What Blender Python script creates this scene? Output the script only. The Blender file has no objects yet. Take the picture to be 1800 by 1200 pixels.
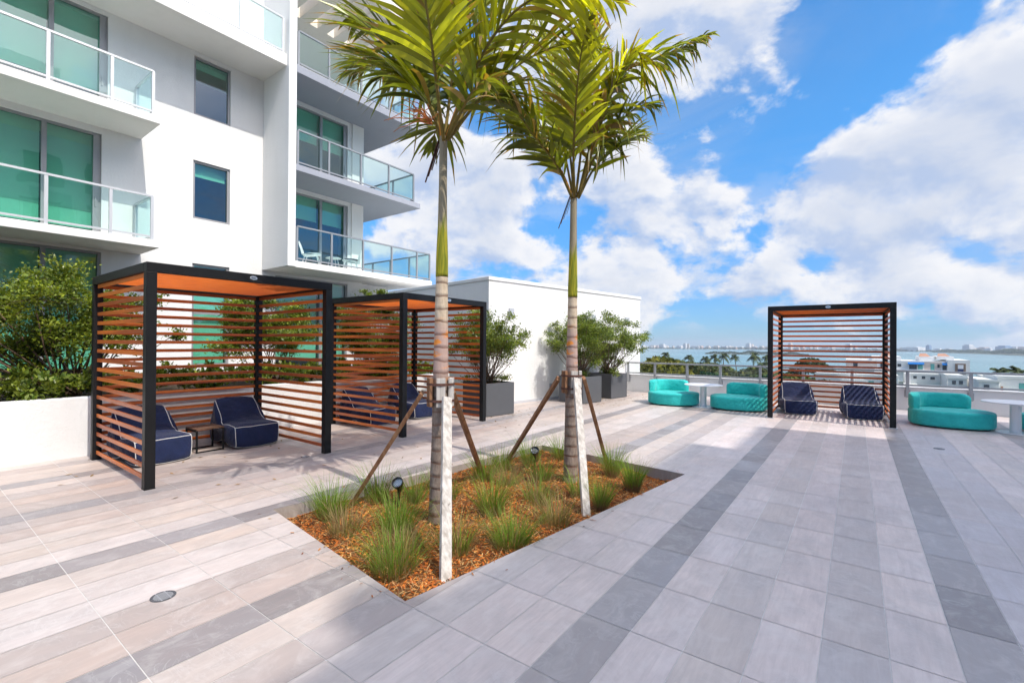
import bpy, bmesh, math, random
import numpy as np
from mathutils import Vector, Matrix
from math import sin, cos, pi, radians, sqrt, atan2

S = bpy.context.scene
COL = S.collection
rng = np.random.default_rng(7)
random.seed(7)

# ------------------------------------------------------------------ camera
CAM_H = 1.65
yaw, pit, rol = radians(36.4977), radians(0.2527), radians(0.3894)
fw = Vector((-sin(yaw) * cos(pit), cos(yaw) * cos(pit), sin(pit)))
rt = Vector((cos(yaw), sin(yaw), 0)); up = rt.cross(fw)
r2 = cos(rol) * rt + sin(rol) * up; u2 = -sin(rol) * rt + cos(rol) * up
cam = bpy.data.cameras.new('camera'); camo = bpy.data.objects.new('camera', cam); COL.objects.link(camo)
M = Matrix((r2, u2, -fw)).transposed().to_4x4(); M.translation = (0, 0, CAM_H)
camo.matrix_world = M
cam.sensor_width = 36; cam.lens = 817.865 / 1800 * 36
cam.clip_start = 0.05; cam.clip_end = 20000
S.camera = camo

# ------------------------------------------------------------------ light, sky, exposure
SUN_EL, SUN_ROT = radians(51), radians(95.5)          # rotation clockwise from +Y
sd = Vector((sin(SUN_ROT) * cos(SUN_EL), cos(SUN_ROT) * cos(SUN_EL), sin(SUN_EL)))
sl = bpy.data.lights.new('sun', 'SUN'); sl.energy = 3.3; sl.angle = radians(0.5); sl.color = (1.0, 0.94, 0.86)
so = bpy.data.objects.new('sun', sl); COL.objects.link(so); so.rotation_euler = sd.to_track_quat('Z', 'Y').to_euler()
S.view_settings.view_transform = 'Standard'; S.view_settings.look = 'None'
S.view_settings.exposure = 0.28; S.view_settings.gamma = 1
S.cycles.max_bounces = 8; S.cycles.diffuse_bounces = 5; S.cycles.transparent_max_bounces = 24
S.cycles.transmission_bounces = 4; S.cycles.glossy_bounces = 4; S.cycles.volume_bounces = 0
S.cycles.use_denoising = True
S.cycles.sample_clamp_indirect = 6

class NT:
    """small node-tree helper"""
    def __init__(s, t): s.t = t; t.nodes.clear()
    def n(s, kind, **kw):
        nd = s.t.nodes.new(kind)
        for k, v in kw.items():
            if k.startswith('i_'):
                nd.inputs[int(k[2:])].default_value = v
            else: setattr(nd, k, v)
        return nd
    def l(s, a, b): s.t.links.new(a, b)
    def math(s, op, a, b=None, c=None, clamp=False):
        nd = s.t.nodes.new('ShaderNodeMath'); nd.operation = op; nd.use_clamp = clamp
        for i, v in enumerate((a, b, c)):
            if v is None: continue
            if isinstance(v, (int, float)): nd.inputs[i].default_value = v
            else: s.l(v, nd.inputs[i])
        return nd.outputs[0]
    def vm(s, op, a, b=None):
        nd = s.t.nodes.new('ShaderNodeVectorMath'); nd.operation = op
        for i, v in enumerate((a, b)):
            if v is None: continue
            if isinstance(v, (tuple, list)): nd.inputs[i].default_value = v
            else: s.l(v, nd.inputs[i])
        return nd.outputs['Value'] if op in ('DISTANCE', 'DOT_PRODUCT', 'LENGTH') else nd.outputs[0]
    def mix(s, f, a, b, blend='MIX'):
        nd = s.t.nodes.new('ShaderNodeMix'); nd.data_type = 'RGBA'; nd.blend_type = blend
        for i, v in ((0, f), (6, a), (7, b)):
            if isinstance(v, (int, float)): nd.inputs[i].default_value = v
            elif isinstance(v, (tuple, list)): nd.inputs[i].default_value = tuple(v) + (1,) * (4 - len(v))
            else: s.l(v, nd.inputs[i])
        return nd.outputs[2]
    def noise(s, vec, scale, detail=4, rough=0.5, dist=0.0, lac=2.0):
        nd = s.t.nodes.new('ShaderNodeTexNoise')
        nd.inputs['Scale'].default_value = scale; nd.inputs['Detail'].default_value = detail
        nd.inputs['Roughness'].default_value = rough; nd.inputs['Distortion'].default_value = dist
        nd.inputs['Lacunarity'].default_value = lac
        if vec is not None: s.l(vec, nd.inputs['Vector'])
        return nd.outputs['Fac']
    def rng(s, v, a, b, c=0.0, d=1.0, smooth=False):
        nd = s.t.nodes.new('ShaderNodeMapRange')
        if smooth: nd.interpolation_type = 'SMOOTHSTEP'
        s.l(v, nd.inputs[0])
        for i, x in enumerate((a, b, c, d)): nd.inputs[i + 1].default_value = x
        return nd.outputs[0]
    def mapv(s, vec, scale=(1, 1, 1), loc=(0, 0, 0), rot=(0, 0, 0)):
        nd = s.t.nodes.new('ShaderNodeMapping')
        nd.inputs['Scale'].default_value = scale; nd.inputs['Location'].default_value = loc; nd.inputs['Rotation'].default_value = rot
        s.l(vec, nd.inputs['Vector']); return nd.outputs[0]

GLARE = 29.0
W = bpy.data.worlds.new('World'); S.world = W; W.use_nodes = True
w = NT(W.node_tree)
wo = w.n('ShaderNodeOutputWorld'); bg = w.n('ShaderNodeBackground'); bg.inputs[1].default_value = 0.108
sky = w.n('ShaderNodeTexSky', sky_type='NISHITA', sun_disc=False, sun_elevation=SUN_EL, sun_rotation=SUN_ROT,
          air_density=1.0, dust_density=0.2, ozone_density=3.0, altitude=0)
tc = w.n('ShaderNodeTexCoord'); dirv = w.vm('NORMALIZE', tc.outputs['Generated'])
sep = w.n('ShaderNodeSeparateXYZ'); w.l(dirv, sep.inputs[0])
hue = w.n('ShaderNodeHueSaturation'); hue.inputs['Saturation'].default_value = 1.0; hue.inputs['Value'].default_value = 1.0
w.l(sky.outputs[0], hue.inputs['Color'])
# cloud layer: flattened noise towards the horizon, coverage steered by broad masses of cloud
den = w.math('ADD', w.math('MAXIMUM', sep.outputs[2], 0.0), 0.28)
comb = w.n('ShaderNodeCombineXYZ')
w.l(w.math('DIVIDE', sep.outputs[0], den), comb.inputs[0]); w.l(w.math('DIVIDE', sep.outputs[1], den), comb.inputs[1])
w.l(w.math('MULTIPLY', sep.outputs[2], 1.6), comb.inputs[2])
cp = comb.outputs[0]
BLOBS = [((-0.284, 0.793, 0.539), .17, .32), ((-0.12, 0.87, 0.476), .13, .28), ((0.18, 0.919, 0.373), .16, .32), ((0.14, 0.93, 0.27), .10, .10),
         ((-0.235, 0.929, 0.277), .12, .22), ((-0.05, 0.955, 0.285), .10, .2), ((0.06, 0.975, 0.208), .13, .14),
         ((-0.482, 0.848, 0.219), .14, .26), ((-0.621, 0.738, 0.263), .2, .22), ((-0.725, 0.6, 0.338), .2, .18), ((0.166, 0.98, 0.109), .14, .22),
         ((-0.332, 0.935, 0.12), .14, .2), ((-0.2, .97, .13), .13, .22), ((0.0, .99, .12), .12, .22), ((-.1, .97, .24), .08, .08), ((.07, .965, .255), .05, -.14), ((-.06, .985, .16), .05, -.2), ((.13, .98, .15), .05, -.22), ((.0, .97, .22), .035, -.15), ((-.22, .96, .16), .04, -.15), ((0.009, 0.881, 0.482), .10, -.4), ((-0.042, 0.916, 0.409), .10, -.3),
         ((-0.143, 0.918, 0.38), .09, -.34), ((-0.255, 0.88, 0.395), .07, -.22), ((-0.298, 0.936, 0.188), .04, -.15), ((-0.16, 0.97, 0.19), .035, -.25),
         ((-0.313, 0.948, 0.02), .09, -.16), ((0.08, 0.995, 0.01), .10, -.12), ((-0.1, 0.99, 0.01), .10, -.14), ((-0.66, .52, .52), .22, .1), ((-0.4, .8, .45), .13, .2)]
cov = None
for c, r, a in BLOBS:
    d = w.vm('DISTANCE', dirv, c)
    g = w.math('MULTIPLY', w.math('POWER', 2.718, w.math('MULTIPLY', w.math('MULTIPLY', d, d), -1.0 / (r * r))), a)
    cov = g if cov is None else w.math('ADD', cov, g)
cp = w.mapv(dirv, (1.0, 1.0, 1.5))
na = w.noise(cp, 4.4, 11, 0.57, 0.15)
nb = w.noise(w.mapv(cp, loc=(0.022, -0.004, 0.045)), 4.4, 7, 0.57, 0.15)
wn_ = w.n('ShaderNodeTexNoise'); wn_.inputs['Scale'].default_value = 7.0; wn_.inputs['Detail'].default_value = 3; w.l(cp, wn_.inputs['Vector'])
ws_ = w.n('ShaderNodeVectorMath', operation='SCALE'); w.l(w.vm('SUBTRACT', wn_.outputs['Color'], (.5, .5, .5)), ws_.inputs[0]); ws_.inputs['Scale'].default_value = 0.10
vo = w.n('ShaderNodeTexVoronoi', feature='F1', normalize=True); vo.inputs['Scale'].default_value = 9.0; vo.inputs['Detail'].default_value = 2.0
vo.inputs['Roughness'].default_value = 0.5; vo.inputs['Lacunarity'].default_value = 2.3; w.l(w.vm('ADD', cp, ws_.outputs[0]), vo.inputs['Vector'])
puff = w.math('SUBTRACT', 1.0, vo.outputs['Distance'])
f0 = w.math('ADD', w.math('SUBTRACT', w.math('MULTIPLY', na, 1.85), 0.25), w.math('MULTIPLY', puff, 0.30))
fld = w.math('ADD', f0, w.math('MULTIPLY', cov, 0.85))
alpha = w.rng(fld, 0.885, 1.06, 0, 1, True)
veil = w.math('MULTIPLY', w.rng(w.noise(w.mapv(cp, (1, 1.6, 1.5), rot=(0, 0, 0.6)), 1.7, 6, 0.6, 0.6), 0.42, 0.75, 0, 0.55, True), w.rng(cov, -0.25, 0.1, 0.15, 1))
# shading of the cloud: thick parts grey, parts facing the sun bright
lit = w.rng(w.math('ADD', w.math('SUBTRACT', na, nb), w.math('MULTIPLY', w.math('SUBTRACT', puff, 0.62), 0.16)), -0.10, 0.095, 0, 1, True)
thick = w.rng(fld, 1.02, 1.45, 0, 1, True)
ccol = w.mix(lit, (0.53, 0.66, 0.93), (1.10, 1.09, 1.10))
ccol = w.mix(w.math('MULTIPLY', thick, 0.62), ccol, (0.62, 0.70, 0.87))
vs = w.n('ShaderNodeVectorMath', operation='SCALE'); w.l(ccol, vs.inputs[0]); vs.inputs['Scale'].default_value = 6.9
tint = w.mix(w.rng(sep.outputs[2], 0.0, 0.42, 0, 1, True), (0.38, 0.70, 1.16), (0.62, 1.38, 1.80))
skyc = w.mix(1.0, hue.outputs[0], tint, 'MULTIPLY')
skyc = w.mix(veil, skyc, (4.3, 4.8, 6.0))
low = w.math('MULTIPLY', w.rng(w.noise(w.mapv(dirv, (1, 1, 2.4), loc=(.3, .1, .2)), 8.5, 8, 0.6, 0.2), 0.47, 0.66, 0, 0.7, True), w.math('MULTIPLY', w.rng(sep.outputs[2], 0.015, 0.06), w.rng(sep.outputs[2], 0.16, 0.34, 1, 0)))
skyc = w.mix(low, skyc, (5.6, 6.0, 6.9))
fin = w.mix(w.math('MULTIPLY', alpha, 0.95), skyc, vs.outputs[0])
# white glare round the sun (behind the tower, out of the picture), added to lift the fill light
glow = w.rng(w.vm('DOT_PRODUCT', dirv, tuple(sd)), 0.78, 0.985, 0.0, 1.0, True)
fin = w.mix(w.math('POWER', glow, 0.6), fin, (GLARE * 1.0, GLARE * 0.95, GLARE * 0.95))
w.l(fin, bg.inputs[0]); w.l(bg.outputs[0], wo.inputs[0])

# ------------------------------------------------------------------ materials
MATS = {}
def newmat(name):
    m = bpy.data.materials.new(name); m.use_nodes = True
    return m, NT(m.node_tree)
def finish(t, shader): o = t.n('ShaderNodeOutputMaterial'); t.l(shader, o.inputs[0])
def pbsdf(t, col=None, rough=0.5, metal=0.0, spec=0.5, normal=None, ior=None):
    b = t.n('ShaderNodeBsdfPrincipled')
    if col is not None:
        if isinstance(col, (tuple, list)): b.inputs['Base Color'].default_value = tuple(col[:3]) + (1,)
        else: t.l(col, b.inputs['Base Color'])
    if isinstance(rough, (int, float)): b.inputs['Roughness'].default_value = rough
    else: t.l(rough, b.inputs['Roughness'])
    b.inputs['Metallic'].default_value = metal; b.inputs['Specular IOR Level'].default_value = spec
    if ior: b.inputs['IOR'].default_value = ior
    if normal is not None: t.l(normal, b.inputs['Normal'])
    return b
def bump(t, h, strength=0.3, dist=0.01):
    b = t.n('ShaderNodeBump'); b.inputs['Strength'].default_value = strength; b.inputs['Distance'].default_value = dist
    t.l(h, b.inputs['Height']); return b.outputs[0]
def ocoord(t): return t.n('ShaderNodeTexCoord').outputs['Object']
def attr(t, name): return t.n('ShaderNodeAttribute', attribute_name=name)

def simple(name, col, rough=0.5, metal=0.0, spec=0.5, var=0.06, vscale=6, bscale=0, bstr=0.2, bdist=0.004):
    if name in MATS: return MATS[name]
    m, t = newmat(name); o = ocoord(t)
    n = t.noise(o, vscale, 5, 0.6)
    c = t.mix(t.rng(n, 0.3, 0.7), tuple(x * (1 - var) for x in col), tuple(min(1, x * (1 + var)) for x in col))
    nm = bump(t, t.noise(o, bscale, 3, 0.6), bstr, bdist) if bscale else None
    finish(t, pbsdf(t, c, rough, metal, spec, nm).outputs[0]); MATS[name] = m; return m

def stucco(name, col, streak=0.10):
    m, t = newmat(name); o = ocoord(t)
    big = t.noise(o, 0.9, 4, 0.6); st = t.noise(t.mapv(o, (2.2, 2.2, 0.25)), 1.6, 4, 0.6)
    c = t.mix(t.math('MULTIPLY', t.rng(big, 0.35, 0.75), 0.6), col, tuple(x * 0.94 for x in col))
    c = t.mix(t.math('MULTIPLY', t.rng(st, 0.5, 0.8), streak * 6), c, tuple(x * 0.9 for x in col))
    f = t.math('ADD', t.noise(o, 38, 5, 0.75), t.math('MULTIPLY', t.noise(o, 14, 3, 0.6), 0.8))
    finish(t, pbsdf(t, c, 0.85, 0, 0.25, bump(t, f, 0.8, 0.008)).outputs[0]); return m
WHITE = stucco('white_stucco', (0.755, 0.752, 0.74)); BOXW = stucco('pavilion_stucco', (0.75, 0.75, 0.745))
GREYW = stucco('grey_stucco', (0.50, 0.51, 0.55)); SLABW = stucco('slab_stucco', (0.80, 0.79, 0.76)); SLABG = stucco('grey_slab', (0.33, 0.35, 0.40))
BEIGE = stucco('beige_soffit', (0.78, 0.73, 0.66))
ALU = simple('brushed_aluminium', (0.56, 0.57, 0.59), 0.42, 0.35, 0.5, 0.03)
FRAME = simple('window_frame_grey', (0.30, 0.30, 0.31), 0.45, 0.3, 0.5, 0.04)
RAILG = simple('railing_grey', (0.36, 0.37, 0.39), 0.5, 0.3, 0.5, 0.05)
BLACK = simple('black_powder_coat', (0.007, 0.007, 0.008), 0.5, 0.0, 0.3, 0.2, 4, 90, 0.08, 0.001)
POT = simple('charcoal_pot', (0.092, 0.095, 0.104), 0.55, 0, 0.4, 0.06, 3, 120, 0.1, 0.001)
TABLE = simple('white_table_paint', (0.78, 0.78, 0.80), 0.3, 0, 0.5, 0.02)
CHROME = simple('silver_badge', (0.7, 0.7, 0.72), 0.25, 0.9, 0.5, 0.1)
BLIND = simple('roller_blind', (0.84, 0.88, 0.82), 0.8, 0, 0.2, 0.02, 2)
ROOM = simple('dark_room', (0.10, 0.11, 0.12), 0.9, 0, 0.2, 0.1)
SOIL = simple('dark_soil', (0.06, 0.045, 0.03), 0.95, 0, 0.1, 0.3, 20, 60, 0.8, 0.02)
PIPING = simple('white_piping', (0.78, 0.77, 0.73), 0.7, 0, 0.2, 0.03)
RUBBER = simple('black_lamp_housing', (0.012, 0.012, 0.013), 0.3, 0, 0.5, 0.1)
STRAP = simple('rusty_strap', (0.12, 0.055, 0.04), 0.7, 0.2, 0.3, 0.35, 30)
DRYLEAF = simple('dry_leaf', (0.25, 0.16, 0.07), 0.8, 0, 0.2, 0.4, 30)
GROUT = simple('grout', (0.70, 0.68, 0.66), 0.9, 0, 0.2, 0.08, 9)

def glassmat(name, tint, ior=1.45, gl=(0.9, 0.95, 1.0)):
    m, t = newmat(name)
    tr = t.n('ShaderNodeBsdfTransparent'); tr.inputs[0].default_value = tuple(tint) + (1,)
    g = t.n('ShaderNodeBsdfGlossy'); t.l(bump(t, t.noise(ocoord(t), 0.9, 2, 0.5), 0.10, 0.05), g.inputs['Normal']); g.inputs['Roughness'].default_value = 0.0; g.inputs[0].default_value = tuple(gl) + (1,)
    lw = t.n('ShaderNodeLayerWeight'); lw.inputs[0].default_value = 0.5; f0 = ((ior - 1) / (ior + 1)) ** 2
    fac = t.math('ADD', t.math('MULTIPLY', t.math('POWER', lw.outputs['Facing'], 5.0), 1 - f0), f0)
    mx = t.n('ShaderNodeMixShader'); t.l(fac, mx.inputs[0]); t.l(tr.outputs[0], mx.inputs[1]); t.l(g.outputs[0], mx.inputs[2])
    finish(t, mx.outputs[0]); return m
RGLASS = glassmat('railing_glass', (0.87, 0.965, 0.955), 1.45)
WGLASS = glassmat('green_window_glass', (0.36, 0.70, 0.59), 2.1)
PGLASS = glassmat('parapet_glass', (0.94, 0.955, 0.94), 1.4)
LENS = glassmat('lamp_lens', (0.85, 0.88, 0.9), 1.6)

def fabric(name, col, col2):
    m, t = newmat(name); o = ocoord(t)
    n = t.noise(o, 5, 4, 0.6); c = t.mix(t.rng(n, 0.3, 0.7), col, col2)
    wv = t.n('ShaderNodeTexVoronoi'); wv.inputs['Scale'].default_value = 260; t.l(o, wv.inputs['Vector'])
    h = t.math('ADD', t.math('MULTIPLY', t.noise(o, 5, 4, 0.55), 4.0), t.math('MULTIPLY', wv.outputs['Distance'], 0.12))
    b = pbsdf(t, c, 0.75, 0, 0.25, bump(t, h, 0.5, 0.02)); b.inputs['Sheen Weight'].default_value = 0.25; b.inputs['Sheen Roughness'].default_value = 0.4
    finish(t, b.outputs[0]); return m
NAVY = fabric('navy_canvas', (0.009, 0.017, 0.056), (0.013, 0.023, 0.078)); TEAL = fabric('turquoise_fabric', (0.022, 0.44, 0.41), (0.042, 0.58, 0.54))

def slatwood():
    m, t = newmat('orange_teak_slats'); o = ocoord(t)
    g = t.noise(t.mapv(o, (3, 3, 90)), 2.0, 5, 0.6)
    v = t.noise(t.mapv(o, (0.4, 0.4, 7.9)), 1.0, 0)
    c = t.mix(t.rng(g, 0.3, 0.7), (0.58, 0.135, 0.022), (0.78, 0.215, 0.036))
    c = t.mix(t.rng(v, 0.38, 0.62, 0, 0.8), c, (0.32, 0.068, 0.024))  # some slats tinted darker, shadow painted into the wood colour
    finish(t, pbsdf(t, c, 0.38, 0, 0.5, bump(t, g, 0.15, 0.002)).outputs[0]); return m
SLAT = slatwood()
def propwood(name, a, b, knots=True):
    m, t = newmat(name); o = ocoord(t)
    g = t.noise(t.mapv(o, (28, 28, 0.9)), 1.0, 4, 0.55, 0.2); k = t.noise(t.mapv(o, (5, 5, 2.2)), 2.2, 3, 0.6, 1.2)
    c = t.mix(t.rng(g, 0.32, 0.68), a, b); c = t.mix(t.rng(k, 0.62, 0.72, 0, 0.7), c, tuple(x * 0.35 for x in a))
    finish(t, pbsdf(t, c, 0.8, 0, 0.2, bump(t, g, 0.25, 0.004)).outputs[0]); return m
PROPB = propwood('brown_lumber', (0.20, 0.095, 0.05), (0.36, 0.20, 0.11)); PROPG = propwood('weathered_lumber', (0.36, 0.32, 0.28), (0.66, 0.62, 0.57))

def tilemat():
    m, t = newmat('porcelain_tile'); o = ocoord(t)
    a = attr(t, 'tone'); r = attr(t, 'shift')
    p = t.vm('ADD', o, t.vm('MULTIPLY', r.outputs['Vector'], (40, 40, 9)))
    fine = t.noise(t.mapv(p, (34, 3.2, 1)), 1.0, 6, 0.65, 0.5)          # streaks along the tile
    cloud = t.noise(t.mapv(p, (4.5, 2.6, 1)), 1.0, 6, 0.6, 0.9)
    vein = t.noise(t.mapv(p, (3.0, 6.5, 1), rot=(0, 0, 0.5)), 1.2, 7, 0.62, 1.6)
    vv = t.rng(t.math('ABSOLUTE', t.math('SUBTRACT', vein, 0.5)), 0.0, 0.03, 1, 0)
    c = t.mix(t.rng(fine, 0.33, 0.67, 0.0, 0.62), a.outputs['Color'], t.mix(0.5, a.outputs['Color'], (0.36, 0.29, 0.27)))
    c = t.mix(t.rng(cloud, 0.40, 0.72, 0.0, 0.62), c, t.mix(0.62, a.outputs['Color'], (0.30, 0.28, 0.28)))
    c = t.mix(t.math('MULTIPLY', vv, t.rng(cloud, 0.45, 0.65, 0.0, 0.24)), c, (0.74, 0.72, 0.71))
    mott = t.noise(t.mapv(p, (5.5, 3.6, 1), loc=(7, 2, 0)), 1.0, 7, 0.66, 1.1)
    c = t.mix(t.rng(mott, 0.50, 0.72, 0.0, 0.6), c, t.mix(0.5, a.outputs['Color'], (0.72, 0.68, 0.65)))
    dirt = t.noise(o, 0.8, 5, 0.65)
    c = t.mix(t.rng(dirt, 0.5, 0.8, 0, 0.32), c, (0.33, 0.29, 0.26))
    spot_ = t.noise(o, 9, 3, 0.7); c = t.mix(t.rng(spot_, 0.70, 0.78, 0, 0.35), c, (0.25, 0.21, 0.18))
    rough = t.rng(t.noise(o, 3, 4, 0.6), 0.3, 0.7, 0.36, 0.55)
    finish(t, pbsdf(t, c, rough, 0, 0.4, bump(t, fine, 0.10, 0.002)).outputs[0]); return m
TILE = tilemat()

def leafmat(name, trans=0.35, rough=0.42, spec=0.5, hueshift=(1.25, 1.25, 0.6)):
    m, t = newmat(name); a = attr(t, 'tone')
    b = pbsdf(t, a.outputs['Color'], rough, 0, spec)
    tl = t.n('ShaderNodeBsdfTranslucent'); t.l(t.mix(1.0, a.outputs['Color'], hueshift, 'MULTIPLY'), tl.inputs[0])
    mx = t.n('ShaderNodeMixShader'); mx.inputs[0].default_value = trans
    t.l(b.outputs[0], mx.inputs[1]); t.l(tl.outputs[0], mx.inputs[2]); finish(t, mx.outputs[0]); return m
PALMLEAF = leafmat('palm_leaf', 0.45, 0.33, 0.5, (2.2, 1.9, 0.4)); SHRUBLEAF = leafmat('shrub_leaf', 0.30, 0.36, 0.45, (1.5, 1.5, .5)); GRASSM = leafmat('grass_blade', 0.3, 0.6, 0.25)
MULCHM = leafmat('mulch_chips', 0.0, 0.8, 0.15); FARLEAF = leafmat('far_foliage', 0.15, 0.7, 0.15)
BARK = simple('shrub_bark', (0.16, 0.11, 0.075), 0.9, 0, 0.2, 0.35, 14, 40, 0.6, 0.01)

def palmbark():
    m, t = newmat('ringed_palm_trunk'); o = ocoord(t); sp = t.n('ShaderNodeSeparateXYZ'); t.l(o, sp.inputs[0])
    z = t.math('ADD', sp.outputs[2], t.math('MULTIPLY', t.noise(o, 6, 2), 0.05))
    per = t.math('FRACT', t.math('MULTIPLY', z, 8.0))                     # leaf scars
    ring = t.rng(per, 0.0, 0.2, 1, 0); n = t.noise(t.mapv(o, (14, 14, 5)), 2, 6, 0.65); n3 = t.noise(t.mapv(o, (3, 3, 8)), 1.2, 3, 0.6)
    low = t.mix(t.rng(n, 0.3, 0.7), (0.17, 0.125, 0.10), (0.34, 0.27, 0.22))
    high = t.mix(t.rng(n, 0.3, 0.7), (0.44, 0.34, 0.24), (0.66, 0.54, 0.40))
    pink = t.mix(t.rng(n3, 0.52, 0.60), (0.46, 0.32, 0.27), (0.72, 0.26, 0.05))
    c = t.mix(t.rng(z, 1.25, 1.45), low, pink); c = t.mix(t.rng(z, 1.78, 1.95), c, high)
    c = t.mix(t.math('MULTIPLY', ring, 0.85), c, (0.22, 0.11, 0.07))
    finish(t, pbsdf(t, c, 0.8, 0, 0.2, bump(t, t.math('ADD', n, t.math('MULTIPLY', ring, -0.9)), 0.6, 0.012)).outputs[0]); return m
def shaftmat():
    m, t = newmat('palm_crownshaft'); o = ocoord(t); sp = t.n('ShaderNodeSeparateXYZ'); t.l(o, sp.inputs[0])
    n = t.noise(t.mapv(o, (9, 9, 1.1)), 1.6, 5, 0.6, 1.0); n2 = t.noise(t.mapv(o, (30, 30, 2)), 1, 4, 0.6)
    g = t.mix(t.rng(n, 0.38, 0.62), (0.14, 0.17, 0.014), (0.48, 0.40, 0.03))
    h = t.mix(t.rng(n2, 0.3, 0.7), (0.23, 0.185, 0.115), (0.36, 0.31, 0.22))
    zz = t.math('ADD', sp.outputs[2], t.math('MULTIPLY', n, 0.5))
    c = t.mix(t.rng(zz, 2.98, 3.16), g, h)
    finish(t, pbsdf(t, c, 0.6, 0, 0.2, bump(t, n2, 0.15, 0.004)).outputs[0]); return m
PBARK = palmbark(); PSHAFT = shaftmat()
STALK = simple('orange_flower_stalk', (0.50, 0.17, 0.05), 0.6, 0, 0.3, 0.35, 20)
# ------------------------------------------------------------------ mesh helpers
class MB:
    def __init__(s): s.v = []; s.f = []; s.c = []; s.smooth = False
    def add(s, vs, fs, col=None):
        b = len(s.v); s.v += [tuple(v) for v in vs]; s.f += [tuple(i + b for i in f) for f in fs]
        if col is not None: s.c += [col] * len(fs)
    def box(s, x0, x1, y0, y1, z0, z1, col=None):
        v = [(x0, y0, z0), (x1, y0, z0), (x1, y1, z0), (x0, y1, z0), (x0, y0, z1), (x1, y0, z1), (x1, y1, z1), (x0, y1, z1)]
        s.add(v, [(0, 3, 2, 1), (4, 5, 6, 7), (0, 1, 5, 4), (1, 2, 6, 5), (2, 3, 7, 6), (3, 0, 4, 7)], col)
    def bar(s, a, b, w_, h_, upv=(0, 0, 1), col=None):
        a, b = Vector(a), Vector(b); d = (b - a).normalized(); u = Vector(upv)
        if abs(d.dot(u)) > 0.98: u = Vector((1, 0, 0))
        x = d.cross(u).normalized() * (w_ / 2); y = x.cross(d).normalized() * (h_ / 2)
        v = [p + i * x + j * y for p in (a, b) for i, j in ((-1, -1), (1, -1), (1, 1), (-1, 1))]
        s.add(v, [(0, 1, 2, 3), (7, 6, 5, 4), (0, 4, 5, 1), (1, 5, 6, 2), (2, 6, 7, 3), (3, 7, 4, 0)], col)
    def tube(s, pts, rad, seg=8, cap=True, col=None, squash=None):
        pts = [Vector(p) for p in pts]; n = len(pts)
        if isinstance(rad, (int, float)): rad = [rad] * n
        rings = []; pu = None
        for i, p in enumerate(pts):
            d = (pts[min(i + 1, n - 1)] - pts[max(i - 1, 0)]).normalized()
            if pu is None:
                pu = Vector((0, 0, 1)) if abs(d.z) < 0.9 else Vector((1, 0, 0))
            x = d.cross(pu).normalized(); y = x.cross(d).normalized(); pu = y
            rr = float(rad[i]); rings.append([p + rr * (cos(2 * pi * k / seg) * x + sin(2 * pi * k / seg) * y) for k in range(seg)])
        v = [q for r in rings for q in r]; f = []
        for i in range(n - 1):
            for k in range(seg):
                a = i * seg + k; b = i * seg + (k + 1) % seg; f.append((a, b, b + seg, a + seg))
        if cap: f.append(tuple(range(seg))[::-1]); f.append(tuple((n - 1) * seg + k for k in range(seg)))
        s.add(v, f, col)
    def lathe(s, prof, seg=32, c=(0, 0), col=None):
        v = []; f = []
        for r, z in prof:
            for k in range(seg): v.append((c[0] + r * cos(2 * pi * k / seg), c[1] + r * sin(2 * pi * k / seg), z))
        for i in range(len(prof) - 1):
            for k in range(seg):
                a = i * seg + k; b = i * seg + (k + 1) % seg; f.append((a, b, b + seg, a + seg))
        f.append(tuple(range(seg))[::-1]); f.append(tuple((len(prof) - 1) * seg + k for k in range(seg)))
        s.add(v, f, col)
    def loft(s, rings, closed=True, caps=True, col=None):
        n = len(rings[0]); v = [q for r in rings for q in r]; f = []
        for i in range(len(rings) - 1):
            for k in range(n if closed else n - 1):
                a = i * n + k; b = i * n + (k + 1) % n; f.append((a, b, b + n, a + n))
        if caps: f.append(tuple(range(n))[::-1]); f.append(tuple((len(rings) - 1) * n + k for k in range(n)))
        s.add(v, f, col)
    def build(s, name, mat, parent=None, shift=None, smooth=False, bevel=0, loc=None, rz=0):
        me = bpy.data.meshes.new(name)
        v = s.v
        if shift is not None: v = [(a - shift[0], b - shift[1], c - shift[2]) for a, b, c in v]
        me.from_pydata(v, [], s.f); me.materials.append(mat)
        if s.c:
            a = me.color_attributes.new('tone', 'FLOAT_COLOR', 'CORNER')
            cols = np.array([(tuple(c) + (1,))[:4] for c, f in zip(s.c, s.f) for _ in f], dtype=np.float32)
            a.data.foreach_set('color', cols.ravel())
        me.update()
        if smooth:
            me.polygons.foreach_set('use_smooth', [True] * len(me.polygons))
            if smooth is not True: me.set_sharp_from_angle(angle=radians(smooth))
        o = bpy.data.objects.new(name, me); COL.objects.link(o)
        if parent is not None: o.parent = parent
        if loc is not None: o.location = loc
        o.rotation_euler.z = rz
        if bevel:
            b = o.modifiers.new('edge', 'BEVEL'); b.width = bevel; b.segments = 2; b.limit_method = 'ANGLE'; b.angle_limit = radians(40)
        return o

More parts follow.
